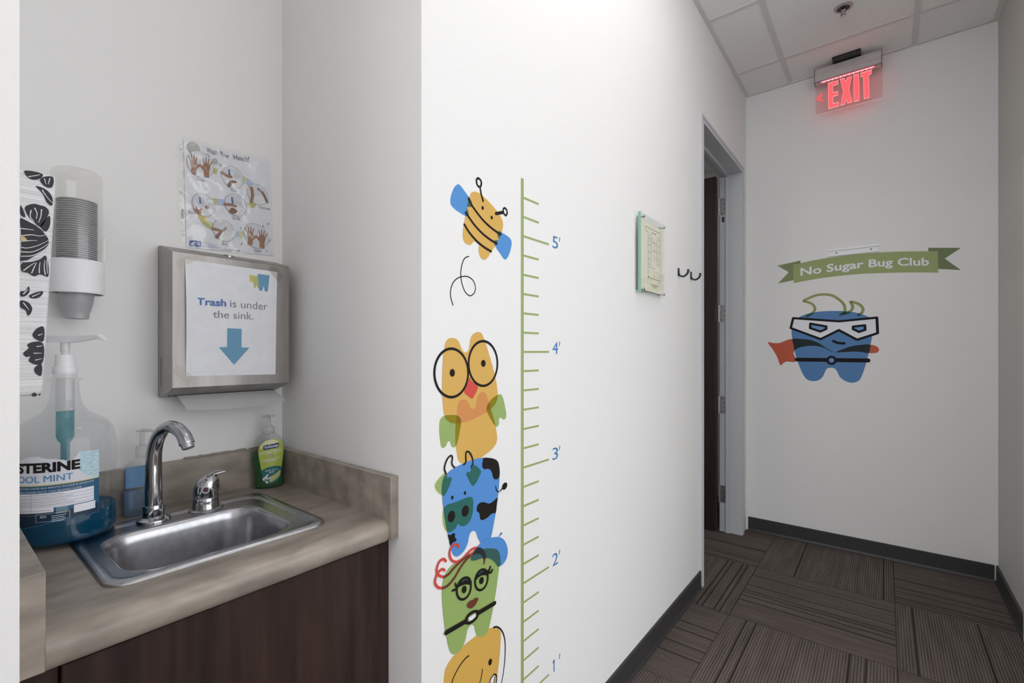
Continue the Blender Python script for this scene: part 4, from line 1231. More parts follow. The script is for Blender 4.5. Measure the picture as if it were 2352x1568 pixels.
bm = BM(); rings = []
for z, d in ((1.1665, 0.003), (1.169, 0.0008), (1.175, 0), (1.25, 0), (1.34, 0), (1.430, 0), (1.4345, 0.0012), (1.437, 0.004)):
    y = fab_y(z) - d
    rings.append([(-1.10 + d, YN0 + 0.0006, z), (FX1 - d, YN0 + 0.0006, z)] + [(FX1 - d - 0.006 + 0.006 * math.cos(a), y - 0.006 + 0.006 * math.sin(a), z) for a in [math.pi / 2 * i / 5 for i in range(6)]] + [(-1.10 + d, y, z)])
loft(bm, rings)
VF = View(PlaneX(FX1), 40, 380, 0.34483)
FLOR = [[(45, 38), (100, 38), (170, 62), (155, 85), (105, 95), (70, 80)], [(150, 98), (170, 78), (236, 78), (238, 130), (225, 148), (185, 140)],
        [(122, 137), (180, 155), (220, 190), (236, 235), (228, 268), (195, 245), (170, 190)],
        [(50, 280), (75, 262), (115, 256), (150, 265), (185, 275), (210, 305), (200, 340), (150, 410), (110, 375), (70, 335)],
        [(22, 265), (40, 300), (52, 345), (22, 330)], [(150, 415), (195, 350), (214, 335), (216, 400), (190, 440)],
        [(22, 350), (60, 365), (120, 400), (180, 450), (205, 490), (205, 530), (170, 570), (100, 610), (60, 635), (22, 645), (24, 560), (24, 450)],
        [(25, 655), (100, 640), (150, 625), (185, 600), (203, 640), (203, 740), (180, 735), (150, 725), (110, 738), (70, 715), (30, 705)],
        [(20, 838), (50, 835), (75, 805), (80, 840), (50, 870), (20, 870)], [(75, 870), (120, 845), (172, 840), (150, 875), (100, 885)], [(20, 900), (70, 910), (98, 950), (85, 990), (68, 1000), (55, 965), (20, 945)],
        [(172, 1072), (130, 1085), (100, 1130), (120, 1155), (170, 1172)], [(168, 1182), (100, 1175), (65, 1195), (75, 1215), (38, 1250), (60, 1275), (85, 1270), (75, 1300), (120, 1325), (162, 1320)], [(160, 1325), (115, 1345), (115, 1375), (155, 1402)],
        [(95, 1525), (110, 1512), (128, 1520), (125, 1535), (100, 1537)], [(140, 1530), (152, 1515), (152, 1530)]]
VEIN = [[(75, 75), (120, 68), (150, 62)], [(180, 90), (190, 125)], [(215, 88), (205, 125)], [(165, 165), (200, 215), (232, 250)], [(90, 300), (85, 340), (110, 375)], [(115, 285), (130, 320), (125, 355)], [(160, 295), (155, 340), (140, 380)],
        [(22, 345), (90, 380), (150, 415), (200, 478)], [(22, 420), (70, 425), (110, 430)], [(24, 468), (100, 462), (150, 470), (195, 460)], [(24, 505), (90, 500), (130, 500)], [(24, 545), (60, 550), (130, 535), (205, 500)], [(24, 575), (100, 575), (170, 545), (205, 520)], [(24, 605), (100, 600), (180, 560), (207, 530)], [(24, 640), (100, 628), (160, 605), (195, 570)],
        [(40, 700), (80, 670), (115, 648)], [(95, 715), (110, 680), (125, 648)], [(145, 715), (145, 680), (150, 645)], [(185, 725), (178, 680), (182, 630)], [(200, 600), (196, 660), (200, 720)],
        [(40, 855), (70, 825)], [(100, 872), (150, 850)], [(40, 915), (75, 960)], [(110, 1250), (160, 1248)], [(130, 1205), (165, 1200)], [(120, 1295), (162, 1285)], [(140, 1130), (168, 1120)]]
uvs = [VF.uv(catmull(p, True, 5)) for p in FLOR]


def broad(shift):      # the same print carries on over the broad face towards the sink
    def f(u, v, off): return Vector((FX1 - 0.012 - shift - (u - 0.072) * 2.3, fab_y(v) + off, v))
    return f


def ink(slot):
    for f in bm.faces:
        if f not in done: f.material_index = slot; done.add(f)


done = set(bm.faces)
for uv in uvs: fill(bm, uv, VF.p.to3, 0.0006)
for sh in (0.0, 0.09, 0.18):
    for uv in uvs: fill(bm, uv, broad(sh), 0.0006)
ink(1)
for p in VEIN: stroke(bm, VF.uv(catmull(p, False, 5)), (0.0011, 0.0005), VF.p.to3, 0.0009)
for sh in (0.0, 0.09, 0.18):
    for p in VEIN: stroke(bm, VF.uv(catmull(p, False, 5)), (0.0011, 0.0005), broad(sh), 0.0009)
ink(0)
fill(bm, VF.uv([(22, 472), (45, 474), (62, 492), (60, 505), (40, 500), (22, 498)]), VF.p.to3, 0.0010)
ink(2)
fp = obj('padded_panel', bm, FAB, fb, smooth=50)
fp.data.materials.append(F_BLKP); fp.data.materials.append(F_TAN)

# ------------------------------------------------------------------ wall stickers on the height chart wall
PW = PlaneX(XW)
VB = View(PW, 1020, 400, 0.12753)
D = Decal('bee_decal', 'yellow bee sticker with blue wings at the top of the height chart wall', 'wall decal', VB, (700, 1540))
D.shape('body', [(530, 315), (600, 325), (700, 395), (800, 490), (900, 600), (985, 715), (1040, 810), (1060, 900), (1050, 990), (1030, 1065), (980, 1170), (910, 1300), (835, 1415), (775, 1505), (720, 1540), (670, 1515), (630, 1430), (620, 1330), (630, 1270), (600, 1210), (565, 1188), (530, 1215), (490, 1258), (455, 1272), (395, 1250), (350, 1195), (335, 1110), (340, 1010), (358, 890), (385, 745), (415, 580), (440, 450), (470, 370), (500, 325)], D_YEL)
D.shape('wing', [(255, 178), (300, 215), (375, 315), (455, 425), (492, 495), (503, 545), (485, 590), (440, 588), (410, 598), (425, 650), (440, 700), (428, 760), (375, 748), (290, 700), (190, 630), (120, 550), (108, 480), (120, 390), (150, 300), (200, 210)], F_BLU)
D.shape('wing', [(1035, 1048), (1130, 1105), (1195, 1165), (1215, 1230), (1200, 1340), (1165, 1450), (1125, 1520), (1100, 1538), (1070, 1520), (1000, 1420), (915, 1295), (895, 1250), (905, 1195), (940, 1185), (975, 1190), (978, 1160), (955, 1100), (955, 1035), (990, 1025)], F_BLU)
D.line('stripe', [(440, 440), (490, 550), (580, 680), (700, 830), (820, 945), (930, 1030), (1018, 1085)], 0.0060, D_BLK)
D.line('stripe', [(388, 692), (440, 770), (560, 935), (700, 1080), (830, 1180), (945, 1250)], 0.0060, D_BLK)
D.line('stripe', [(362, 908), (450, 1050), (560, 1180), (640, 1255), (740, 1330), (842, 1390)], 0.0060, D_BLK)
D.line('antenna', [(645, 235), (665, 360), (697, 478)], (0.0042, 0.0062), D_BLK)
D.line('antenna_tip', [(608, 72), (655, 110), (668, 170), (645, 228), (610, 215), (582, 150), (584, 95)], 0.0050, D_BLK, closed=True)
D.line('antenna', [(930, 710), (1050, 688)], 0.0080, D_BLK)
D.line('antenna_tip', [(1085, 608), (1118, 635), (1132, 695), (1112, 742), (1080, 718), (1062, 660), (1066, 622)], 0.0048, D_BLK, closed=True)
D.shape('eye', ellipse(690, 608, 21, 35, -8), D_BLK, True); D.shape('eye', ellipse(852, 782, 20, 33, -8), D_BLK, True)
VT = View(PW, 960, 380, 0.3315)
D = Decal('flight_trail_decal', 'thin black looping trail sticker below the bee', 'wall decal', VT, (242, 968))
D.line('trail', [(352, 629), (325, 640), (303, 690), (296, 760), (305, 820), (330, 880), (362, 902), (390, 880), (397, 840), (380, 795), (345, 770), (300, 770), (255, 795), (228, 850), (226, 910), (242, 968)], 0.0024, D_BLK)

VO = View(PW, 980, 750, 0.12755)
D = Decal('owl_decal', 'yellow owl tooth sticker with round black glasses and green wings', 'wall decal', VO, (620, 2458))
bb = lambda *p: [(x, y + 1097.6) for x, y in p]
D.shape('lower_body', bb((640, 212), (715, 225), (760, 290), (790, 365), (825, 382), (865, 360), (885, 290), (900, 190), (945, 105), (1010, 78), (1060, 110), (1110, 240), (1160, 400), (1230, 650), (1258, 820), (1265, 930), (1240, 1020), (1160, 1120), (1060, 1200), (960, 1275), (850, 1330), (720, 1350), (620, 1360), (575, 1320), (545, 1200), (525, 1050), (518, 850), (522, 650), (535, 500), (550, 330), (585, 240)), D_YEL)
D.shape('head', [(455, 203), (520, 215), (575, 270), (625, 385), (660, 448), (710, 460), (750, 425), (768, 350), (790, 215), (830, 140), (915, 95), (975, 110), (1025, 200), (1070, 330), (1150, 590), (1230, 890), (1268, 1110), (1275, 1270), (1235, 1385), (1160, 1472), (1080, 1538), (930, 1618), (780, 1688), (620, 1733), (480, 1738), (390, 1698), (340, 1643), (315, 1578), (290, 1400), (278, 1250), (275, 1100), (285, 700), (300, 500), (320, 370), (345, 270), (395, 212)], D_YEL)
D.shape('overlap', bb((640, 212), (715, 225), (760, 290), (790, 365), (825, 382), (865, 360), (885, 290), (900, 190), (945, 105), (1010, 78), (1060, 110), (1110, 240), (1152, 378), (1080, 440), (930, 520), (780, 590), (620, 635), (530, 640), (528, 560), (535, 480), (550, 330), (585, 240)), D_ORA, label='orange overlap on the chest')
D.shape('wing', bb((430, 490), (540, 500), (600, 540), (617, 620), (600, 740), (575, 880), (540, 1010), (510, 1065), (480, 1080), (440, 1050), (420, 990), (400, 965), (370, 985), (345, 1050), (285, 1088), (255, 1060), (240, 980), (222, 800), (222, 680), (240, 570), (300, 510)), F_GRN)
D.shape('wing', bb((1335, 118), (1365, 165), (1400, 300), (1430, 500), (1415, 555), (1380, 575), (1345, 550), (1315, 540), (1300, 580), (1298, 650), (1260, 705), (1225, 680), (1150, 570), (1085, 440), (1070, 370), (1100, 290), (1180, 190), (1270, 130)), F_GRN)
D.shape('beak', [(768, 905), (790, 960), (860, 1020), (918, 1080), (910, 1130), (870, 1210), (815, 1295), (740, 1250), (690, 1210), (668, 1175), (680, 1120), (720, 1050), (750, 960)], D_RED)
D.line('glasses_rim', ellipse(438, 832, 303, 436, 0, 60), 0.0060, D_BLK, closed=True, n=1)
D.line('glasses_rim', ellipse(1010, 662, 260, 402, 0, 60), 0.0060, D_BLK, closed=True, n=1)
D.shape('pupil', ellipse(456, 830, 47, 70), D_BLK, True); D.shape('pupil', ellipse(1015, 660, 41, 63), D_BLK, True)

VC = View(PW, 980, 1030, 0.16584)
D = Decal('cow_decal', 'blue cow tooth sticker with black patches and green muzzle', 'wall decal', VC, (405, 1492), 0.0014)
D.shape('body', [(765, 127), (900, 132), (970, 165), (997, 230), (1003, 320), (1000, 480), (985, 640), (955, 860), (920, 1060), (885, 1225), (850, 1310), (800, 1335), (748, 1302), (705, 1230), (680, 1155), (650, 1135), (610, 1150), (582, 1210), (565, 1300), (520, 1400), (455, 1470), (405, 1492), (365, 1465), (335, 1390), (310, 1270), (275, 1110), (230, 830), (212, 660), (208, 560), (215, 470), (240, 390), (275, 345), (370, 270), (500, 205), (640, 150)], D_BLU)
D.shape('ear', [(245, 340), (275, 370), (280, 405), (320, 388), (342, 410), (325, 470), (275, 590), (235, 650), (190, 635), (130, 580), (105, 520), (120, 470), (180, 395)], F_GRN)
D.shape('ear', [(640, 220), (700, 255), (745, 310), (720, 390), (670, 480), (632, 515), (600, 480), (560, 400), (540, 355), (555, 320), (590, 320), (605, 300), (600, 255)], F_GRN)
D.shape('muzzle', [(600, 665), (632, 690), (638, 800), (620, 930), (570, 1030), (500, 1072), (450, 1060), (432, 1040), (395, 1100), (320, 1152), (270, 1145), (230, 1070), (213, 930), (225, 840), (260, 785), (400, 735)], F_GRN)
D.shape('patch', [(775, 130), (900, 133), (970, 166), (997, 235), (1002, 380), (980, 415), (945, 425), (915, 400), (895, 325), (865, 285), (830, 278), (795, 285), (765, 255), (762, 210), (772, 160)], D_BLK)
D.shape('patch', [(975, 678), (965, 760), (945, 890), (900, 895), (830, 955), (760, 988), (735, 970), (720, 890), (688, 860), (690, 800), (720, 755), (775, 738), (860, 757), (910, 730)], D_BLK)
D.shape('patch', [(290, 1188), (325, 1192), (365, 1165), (385, 1180), (385, 1225), (405, 1250), (395, 1280), (360, 1295), (322, 1335), (305, 1265)], D_BLK)
D.shape('nostril', ellipse(335, 937, 50, 82, 12), D_BLK, True); D.shape('nostril', ellipse(527, 862, 47, 80, 12), D_BLK, True)
D.shape('eye', ellipse(347, 675, 16, 28, 8), D_BLK, True); D.shape('eye', ellipse(523, 612, 15, 27, 8), D_BLK, True)
D.line('horn', [(262, 345), (240, 280), (258, 190), (300, 115), (335, 95), (350, 125), (342, 190), (352, 230), (380, 258)], 0.0040, D_BLK)
D.line('horn', [(505, 222), (535, 185), (535, 100), (545, 42), (575, 42), (610, 90), (630, 150), (628, 210), (610, 245)], 0.0040, D_BLK)
D.line('tail', [(948, 518), (956, 560), (972, 588), (992, 596)], 0.0028, D_BLK); D.line('tail', [(1010, 588), (1030, 560), (1050, 540)], 0.0028, D_BLK)
D.shape('tail_tip', ellipse(1073, 517, 30, 54, 22), D_BLK, True)

VE = View(PW, 1000, 1420, 0.09438)
D = Decal('elephant_decal', 'orange yellow elephant tooth sticker at the bottom of the height chart', 'wall decal', VE, (700, 3300), 0.0006)
D.shape('body', [(1300, 240), (1400, 215), (1500, 235), (1560, 280), (1585, 340), (1585, 500), (1570, 800), (1545, 1050), (1500, 1400), (1440, 1800), (1380, 2200), (1280, 2500), (1150, 2420), (1050, 2300), (900, 2300), (780, 2600), (640, 2950), (480, 3050), (380, 2800), (300, 2400), (240, 2000), (205, 1650), (205, 1450), (240, 1230), (340, 1040), (480, 865), (650, 690), (830, 540), (1000, 410), (1150, 300)], D_YEL)
D.line('ear_line', [(805, 905), (740, 955), (620, 1100), (500, 1300), (420, 1480), (370, 1700), (420, 1950)], 0.0036, D_BLK)
D.line('ear_line', [(1138, 1235), (1125, 1350), (1100, 1470), (1050, 1620), (900, 1850)], 0.0032, D_BLK)
D.shape('eye', ellipse(1328, 1055, 42, 85, 12), D_BLK, True)
D.shape('tusk', [(1320, 1620), (1350, 1480), (1400, 1395), (1445, 1380), (1430, 1500), (1400, 1640), (1360, 1760)], D_WHT)
D.line('tusk_line', [(1310, 1680), (1330, 1500), (1385, 1395), (1440, 1350), (1480, 1385), (1485, 1480), (1470, 1620)], 0.0034, D_BLK); D.line('tusk_line', [(1440, 1400), (1425, 1500), (1395, 1640)], 0.0028, D_BLK)
D.line('trunk_line', [(1412, 215), (1480, 198), (1570, 245), (1640, 350), (1685, 520), (1695, 750), (1680, 1050), (1645, 1350), (1605, 1560), (1560, 1800)], (0.0044, 0.0020), D_BLK)

VG = View(PW, 980, 1220, 0.18501)
D = Decal('beret_tooth_decal', 'green tooth sticker with long lashes, red curls and blue beret', 'wall decal', VG, (325, 1522), 0.0011)
D.shape('body', [(690, 213), (790, 205), (870, 225), (900, 290), (900, 400), (890, 500), (870, 650), (840, 850), (810, 1010), (770, 1190), (735, 1270), (690, 1300), (645, 1303), (615, 1280), (600, 1230), (585, 1170), (560, 1155), (525, 1180), (500, 1230), (480, 1330), (440, 1430), (370, 1510), (325, 1522), (290, 1490), (260, 1390), (230, 1240), (205, 1050), (188, 830), (190, 680), (215, 560), (270, 460), (360, 380), (480, 310), (600, 240)], D_GRN)
D.off = 0.0024
D.shape('beret', [(795, 76), (890, 68), (950, 100), (990, 180), (998, 260), (980, 340), (930, 410), (895, 430), (880, 432), (840, 375), (780, 335), (680, 330), (600, 355), (548, 355), (545, 310), (580, 240), (640, 170), (665, 142), (720, 100)], D_BLU)
D.shape('beret_band', [(690, 215), (790, 206), (870, 226), (901, 295), (901, 425), (880, 431), (830, 370), (770, 332), (680, 330), (600, 355), (546, 356), (545, 320), (565, 282), (605, 262), (650, 238)], D_DGR, label='dark green overlap of beret and tooth')
D.line('beret_stalk', [(893, 66), (905, 40), (922, 22)], (0.0014, 0.0050), D_NUM)
HW = 0.0056
D.line('curl', [(390, 195), (375, 165), (335, 160), (290, 210), (278, 290), (310, 360), (360, 375), (400, 362)], HW, D_RED)
D.line('curl', [(395, 365), (440, 335), (490, 280), (560, 215), (610, 198)], HW, D_RED)
D.line('curl', [(230, 365), (205, 340), (160, 360), (125, 430), (118, 500), (150, 545), (205, 563)], HW, D_RED)
D.line('curl', [(215, 480), (190, 465), (140, 500), (105, 570), (98, 640), (135, 690), (190, 700)], HW, D_RED)
D.line('curl', [(205, 563), (260, 530), (330, 450), (400, 380), (470, 320), (545, 282)], HW, D_BRN, label='brown curl over the green tooth')
D.line('curl', [(190, 700), (250, 670), (330, 580), (420, 430), (490, 340), (550, 285)], HW, D_BRN, label='brown curl over the green tooth')
D.line('curl', [(545, 282), (580, 250), (630, 215)], HW, D_RED)
D.shape('fringe', [(550, 290), (580, 245), (620, 195), (665, 200), (705, 240), (724, 290), (724, 335), (695, 340), (688, 310), (660, 282), (620, 274), (580, 282)], D_HAIR, label='dark lock of hair under the beret')
D.line('curl', [(710, 330), (708, 370), (700, 398)], (0.0052, 0.0036), D_BRN)
for cx, cy, rx, ry, rot in ((452, 706, 84, 136, 14), (670, 596, 76, 130, 12)):
    D.line('eye_outline', ellipse(cx, cy, rx, ry, rot, 40), 0.0052, D_BLK, closed=True, n=1)
D.shape('eyelid', [(375, 692), (385, 640), (420, 580), (470, 553), (515, 560), (545, 610), (545, 655), (480, 652), (420, 668)], D_BLK)
D.shape('eyelid', [(596, 604), (605, 540), (650, 470), (700, 452), (738, 475), (755, 540), (735, 540), (680, 540), (635, 565)], D_BLK)
D.line('lid_shine', [(430, 612), (470, 590), (500, 598)], (0.0034, 0.0012), D_DGR); D.line('lid_shine', [(640, 520), (670, 492), (700, 488)], (0.0034, 0.0012), D_DGR)
D.shape('pupil', ellipse(455, 716, 27, 47, 12), D_BLK, True); D.shape('pupil', ellipse(670, 605, 25, 45, 12), D_BLK, True)
for p in ([(372, 682), (352, 670), (345, 642)], [(362, 715), (330, 720), (310, 730)], [(748, 492), (768, 470), (780, 432)], [(755, 510), (790, 500), (805, 470)]): D.line('eyelash', p, (0.0058, 0.0046), D_BLK)
D.shape('lips', [(490, 905), (520, 865), (548, 846), (566, 848), (590, 820), (628, 822), (612, 872), (570, 930), (530, 950), (500, 935)], D_BRN)
D.line('belt', [(230, 1250), (475, 1108)], 0.0105, D_BLK); D.line('belt', [(625, 1008), (832, 885)], 0.0105, D_BLK)
D.shape('buckle_face', [(505, 1062), (590, 1008), (597, 1045), (550, 1092), (510, 1106)], D_WHT, True)
D.line('buckle', [(480, 1125), (482, 1070), (530, 1012), (590, 985), (622, 992), (615, 1050), (565, 1105), (510, 1132)], 0.0062, D_BLK, closed=True)

# height chart ruler
uL, uR = PW.hit(1196.4, 808)[0], PW.hit(1202.6, 808)[0]
uS, uLg = PW.hit(1237, 808)[0], PW.hit(1260.5, 808)[0]
rl = thing('height_chart', 'green measuring ruler sticker with blue foot marks on the white wall', 'height chart', (XW, uL, 0.16))


def rect(bm, u0, u1, z0, z1, off): bm.faces.new([bm.verts.new(PW.to3(a, b, off)) for a, b in ((u0, z0), (u1, z0), (u1, z1), (u0, z1))])


bm = BM(); rect(bm, uL, uR, 0.16, 1.675, 0.0006); obj('ruler_line', bm, D_OLV, rl, smooth=0)
FT = 0.3048
for k in range(4, 33):
    z = FT * (0.0 + k / 6.0)
    if z > 1.66 or z < 0.2: continue
    lg = abs(k % 6) == 0
    bm = BM(); rect(bm, uR - 0.0004, uLg if lg else uS, z - 0.0026, z + 0.0026, 0.0008); obj('tick_mark', bm, D_OLV, rl, smooth=0)
uN0, uN1 = PW.hit(1268.6, 808)[0], PW.hit(1286.2, 808)[0]
for k in range(1, 6):
    z0 = FT * k - 0.006
    hgt = 0.0345
    uM = uN0 + (uN1 - uN0) * 0.72
    bm = BM()
    if k == 1:
        stroke(bm, [(uN0 + 0.002, z0 + hgt * 0.80), (uN0 + 0.0085, z0 + hgt - 0.002)], 0.0036, PW.to3, 0.0008, caps=False)
        stroke(bm, [(uN0 + 0.0085, z0), (uN0 + 0.0085, z0 + hgt)], 0.0042, PW.to3, 0.0008, caps=False)
    else:
        text(bm, str(k), lambda a, b: PW.to3(uN0 + (uM - uN0) * a, z0 + hgt * b, 0.0008), -0.004)
    stroke(bm, [(uN1 - 0.002, z0 + hgt), (uN1 - 0.003, z0 + hgt - 0.006), (uN1 - 0.006, z0 + hgt - 0.011)], (0.0040, 0.0022), PW.to3, 0.0008)
    obj('foot_numeral', bm, D_NUM, rl, smooth=0)

# ------------------------------------------------------------------ evacuation plan on stand-offs
VP = View(PlaneX(XW + 0.024), 1450, 470, 0.14668)
q = [Vector(p) for p in VP.uv([(150, 98), (525, 312), (525, 1468), (150, 1382)])]
y0, y1, z0, z1 = q[0].x, q[1].x, (q[2].y + q[3].y) / 2, (q[0].y + q[1].y) / 2
pl = thing('evacuation_plan', 'cream floor plan between clear acrylic panes on metal stand-offs', 'wall sign', (XW, (y0 + y1) / 2, z0))
for x in (0.0125, 0.0205):
    bm = BM(); box(bm, XW + x, XW + x + 0.0035, y0, y1, z0, z1); obj('acrylic_pane', bm, ACRYL, pl, smooth=0)
bm = BM()
box(bm, XW + 0.0125, XW + 0.0240, y0 - 0.0006, y0 + 0.0002, z0, z1)
obj('glass_edge', bm, GREENG, pl, smooth=0, label='green pane edge')
hh = z1 - z0; ww = y1 - y0
pz0, pz1 = z0 + hh * 0.05, z1 - hh * 0.08
bm = BM(); box(bm, XW + 0.0165, XW + 0.0173, y0 + 0.003, y1 - 0.004, pz0, pz1); pap = obj('plan_sheet', bm, CREAM, pl, smooth=0)
bm = BM()
PP = PlaneX(XW + 0.0176)
P2 = lambda a, b: (y0 + ww * a, pz0 + (pz1 - pz0) * b)
L_ = lambda a, b, c, d, wd=0.0014: stroke(bm, [P2(a, b), P2(c, d)], wd, PP.to3, 0, caps=False)
for a in ((0.34, 0.20, 0.86, 0.20), (0.34, 0.20, 0.34, 0.86), (0.86, 0.20, 0.86, 0.93), (0.24, 0.93, 0.86, 0.93), (0.34, 0.86, 0.24, 0.88), (0.24, 0.88, 0.24, 0.93)): L_(*a, 0.0022)
for b in (0.78, 0.68, 0.58, 0.48, 0.40): L_(0.34, b, 0.45, b); L_(0.74, b + 0.04, 0.86, b + 0.04)
L_(0.45, 0.40, 0.45, 0.86); L_(0.74, 0.40, 0.74, 0.86); L_(0.34, 0.36, 0.60, 0.36); L_(0.60, 0.20, 0.60, 0.36); L_(0.50, 0.62, 0.70, 0.62); L_(0.50, 0.74, 0.70, 0.74); L_(0.5, 0.62, 0.5, 0.80); L_(0.62, 0.62, 0.62, 0.8); L_(0.70, 0.45, 0.70, 0.8)
rnd = random.Random(11)
for k in range(26):
    a, b = rnd.uniform(0.37, 0.82), rnd.uniform(0.24, 0.84)
    if k % 2: L_(a, b, a + rnd.uniform(0.02, 0.07), b)
    else: L_(a, b, a, b + rnd.uniform(0.015, 0.05))
for a, b in ((0.54, 0.88), (0.63, 0.88)): stroke(bm, [P2(a, b - 0.012), P2(a, b + 0.012)], 0.012, PP.to3, 0, caps=False)
for k in range(3): L_(0.42 + 0.06 * k, 0.115 - 0.02 * k, 0.80 - 0.06 * k, 0.115 - 0.02 * k, 0.0022)
for a, b in ((0.36, 0.215), (0.83, 0.175)): stroke(bm, [P2(a, b - 0.008), P2(a, b + 0.008)], 0.008, PP.to3, 0, caps=False)
obj('plan_drawing', bm, pbr('plan ink', srgb(128, 110, 88), 0.6), pap, smooth=0)
for yy in (y0 + 0.020, y1 - 0.018):
    for zz in (z0 + 0.016, z1 - 0.016):
        bm = BM()
        prof_ = [(0.0, 0.0060), (0.0120, 0.0060), (0.0122, 0.0030), (0.0242, 0.0030), (0.0243, 0.0062), (0.0285, 0.0064), (0.0300, 0.0055)]
        loft(bm, [[(XW + 0.0003 + d, yy + r * math.cos(t), zz + r * math.sin(t)) for t in [2 * math.pi * i / 20 for i in range(20)]] for d, r in prof_])
        obj('standoff', bm, CHROME, pl)

# ------------------------------------------------------------------ coat hooks
for i, (px, lab_) in enumerate(((735, 'black coat hook beside the floor plan'), (930, 'black coat hook next to the door frame'))):
    VH = View(PW, 1450, 470, 0.14668)
    (u, zt_), (_, zb_) = VH.uv([(px, 1000 + 55 * i), (px + 6, 1112 + 52 * i)])
    t = thing('coat_hook', lab_, 'hook', (XW, u, zb_), 'coat hooks by the doorway')
    bm = BM(); box(bm, XW + 0.0003, XW + 0.004, u - 0.009, u + 0.009, zb_ - 0.002, zt_ + 0.002, 0.0015); obj('wall_plate', bm, BLACK, t)
    bm = BM()
    pts = catmull([(0.003, 0.010), (0.008, 0.000), (0.022, -0.006), (0.036, 0.000), (0.0445, 0.012), (0.046, 0.024)], False, 6)
    nn_ = len(pts)
    tube(bm, [(XW + a, u, zb_ + b) for a, b in pts], [0.0032 + 0.0026 * (j / nn_) for j in range(nn_)], 14); obj('hook_arm', bm, BLACK, t)

# ------------------------------------------------------------------ end wall: banner, hero tooth, sign rail
PB = PlaneY(YB)
VN = View(PB, 1770, 550, 0.19133)
D = Decal('banner_decal', 'green ribbon banner sticker with white lettering on the end wall', 'wall decal', VN, (1150, 412))
D.shape('ribbon_tail', [(80, 313), (357, 252), (357, 300), (275, 315), (275, 488), (88, 528), (218, 392)], B_MID, True)
D.shape('ribbon_tail', [(1893, 98), (2285, 100), (2090, 228), (2285, 366), (2010, 352), (2005, 145), (1893, 145)], B_DRK, True)
D.shape('ribbon_fold', [(277, 302), (357, 252), (357, 290)], B_DRK, True)
tp = catmull([(275, 302), (500, 252), (750, 210), (1000, 180), (1300, 155), (1600, 143), (2008, 140)], False, 5)
bt = catmull([(2012, 397), (1700, 395), (1400, 400), (1100, 412), (800, 438), (550, 472), (278, 522)], False, 5)
D.shape('ribbon', tp + bt, B_GRN, True)
base = [(360, 437), (560, 410), (850, 368), (1115, 340), (1400, 320), (1650, 315), (1900, 313)]
off = D._n()


def ban(a, b):
    x = 358 + a * (1902 - 358)
    y = interp(base, x) + 28 - b * (96 + 28)
    (u, v), = VN.uv([(x, y)])
    return PB.to3(u, v, off)


bm = BM(); text(bm, 'No Sugar Bug Club', ban, 0.022); obj('lettering', bm, D_WHT, D.o, smooth=0)

VHR = View(PB, 1750, 660, 0.14669)
D = Decal('hero_tooth_decal', 'blue tooth sticker with white mask and red cape below the ribbon banner', 'wall decal', VHR, (1100, 1488))
D.shape('cape', [(95, 858), (180, 870), (280, 868), (350, 840), (420, 815), (478, 810), (495, 900), (512, 980), (497, 1020), (500, 1050), (520, 1090), (527, 1140), (515, 1165), (470, 1165), (380, 1160), (340, 1180), (293, 1217), (240, 1090), (170, 970)], H_RED)
D.shape('cape', [(1690, 901), (1770, 910), (1820, 940), (1835, 985), (1810, 1015), (1740, 1028), (1670, 1021), (1660, 960)], H_RED)
D.shape('body', [(1180, 367), (1350, 375), (1500, 400), (1620, 440), (1690, 480), (1730, 620), (1725, 760), (1690, 950), (1640, 1150), (1570, 1370), (1520, 1455), (1460, 1485), (1380, 1488), (1290, 1455), (1220, 1400), (1180, 1320), (1140, 1268), (1075, 1255), (1020, 1270), (985, 1330), (950, 1400), (890, 1450), (790, 1465), (710, 1440), (650, 1370), (590, 1240), (540, 1100), (490, 900), (465, 720), (470, 600), (520, 510), (600, 455), (720, 410), (900, 378), (1050, 368)], H_BLU)
D.line('hair', [(705, 450), (790, 400), (830, 340), (800, 270), (730, 232), (655, 211), (740, 165), (860, 120), (980, 108), (1110, 130), (1220, 200), (1285, 270), (1300, 340), (1290, 390), (1230, 428)], 0.0155, H_FGR)
D.line('hair', [(1290, 412), (1350, 392), (1405, 350), (1422, 290), (1388, 227), (1460, 238), (1540, 275), (1580, 330), (1570, 390), (1515, 430)], 0.0155, H_FGR)
D.shape('cape_band', [(482, 809), (620, 806), (760, 822), (880, 865), (980, 930), (1060, 980), (1125, 1010), (1080, 1000), (980, 950), (880, 920), (770, 912), (650, 925), (560, 950), (512, 978), (495, 900)], H_DRK, label='dark band where cape crosses the tooth')
D.shape('cape_band', [(1160, 1012), (1280, 960), (1400, 920), (1530, 900), (1700, 900), (1692, 960), (1675, 1024), (1560, 1010), (1440, 1003), (1300, 1010)], H_DRK)
mk = [(490, 480), (1210, 530), (1800, 472), (1812, 715), (1490, 818), (1205, 667), (920, 808), (452, 635)]
D.shape('mask', mk, D_WHT, True); D.line('mask_outline', mk, 0.0138, H_BLK, closed=True, sharp=True)
for e in ([(760, 565), (1008, 610), (1005, 650), (915, 690), (755, 635)], [(1428, 612), (1612, 592), (1617, 662), (1520, 695), (1428, 652)]):
    D.shape('eye', e, H_LBL, True); D.line('eye_outline', e, 0.0138, H_BLK, closed=True, sharp=True)
D.line('smile', [(1120, 838), (1180, 865), (1288, 875)], 0.0150, H_BLK)
D.line('belt', [(548, 1128), (1660, 1142)], 0.0245, H_BLK, sharp=True)
D.shape('buckle_face', ellipse(1090, 1140, 60, 55), H_LBL, True)
D.line('buckle', ellipse(1090, 1140, 62, 54, 0, 36), 0.0140, H_BLK, closed=True, n=1)

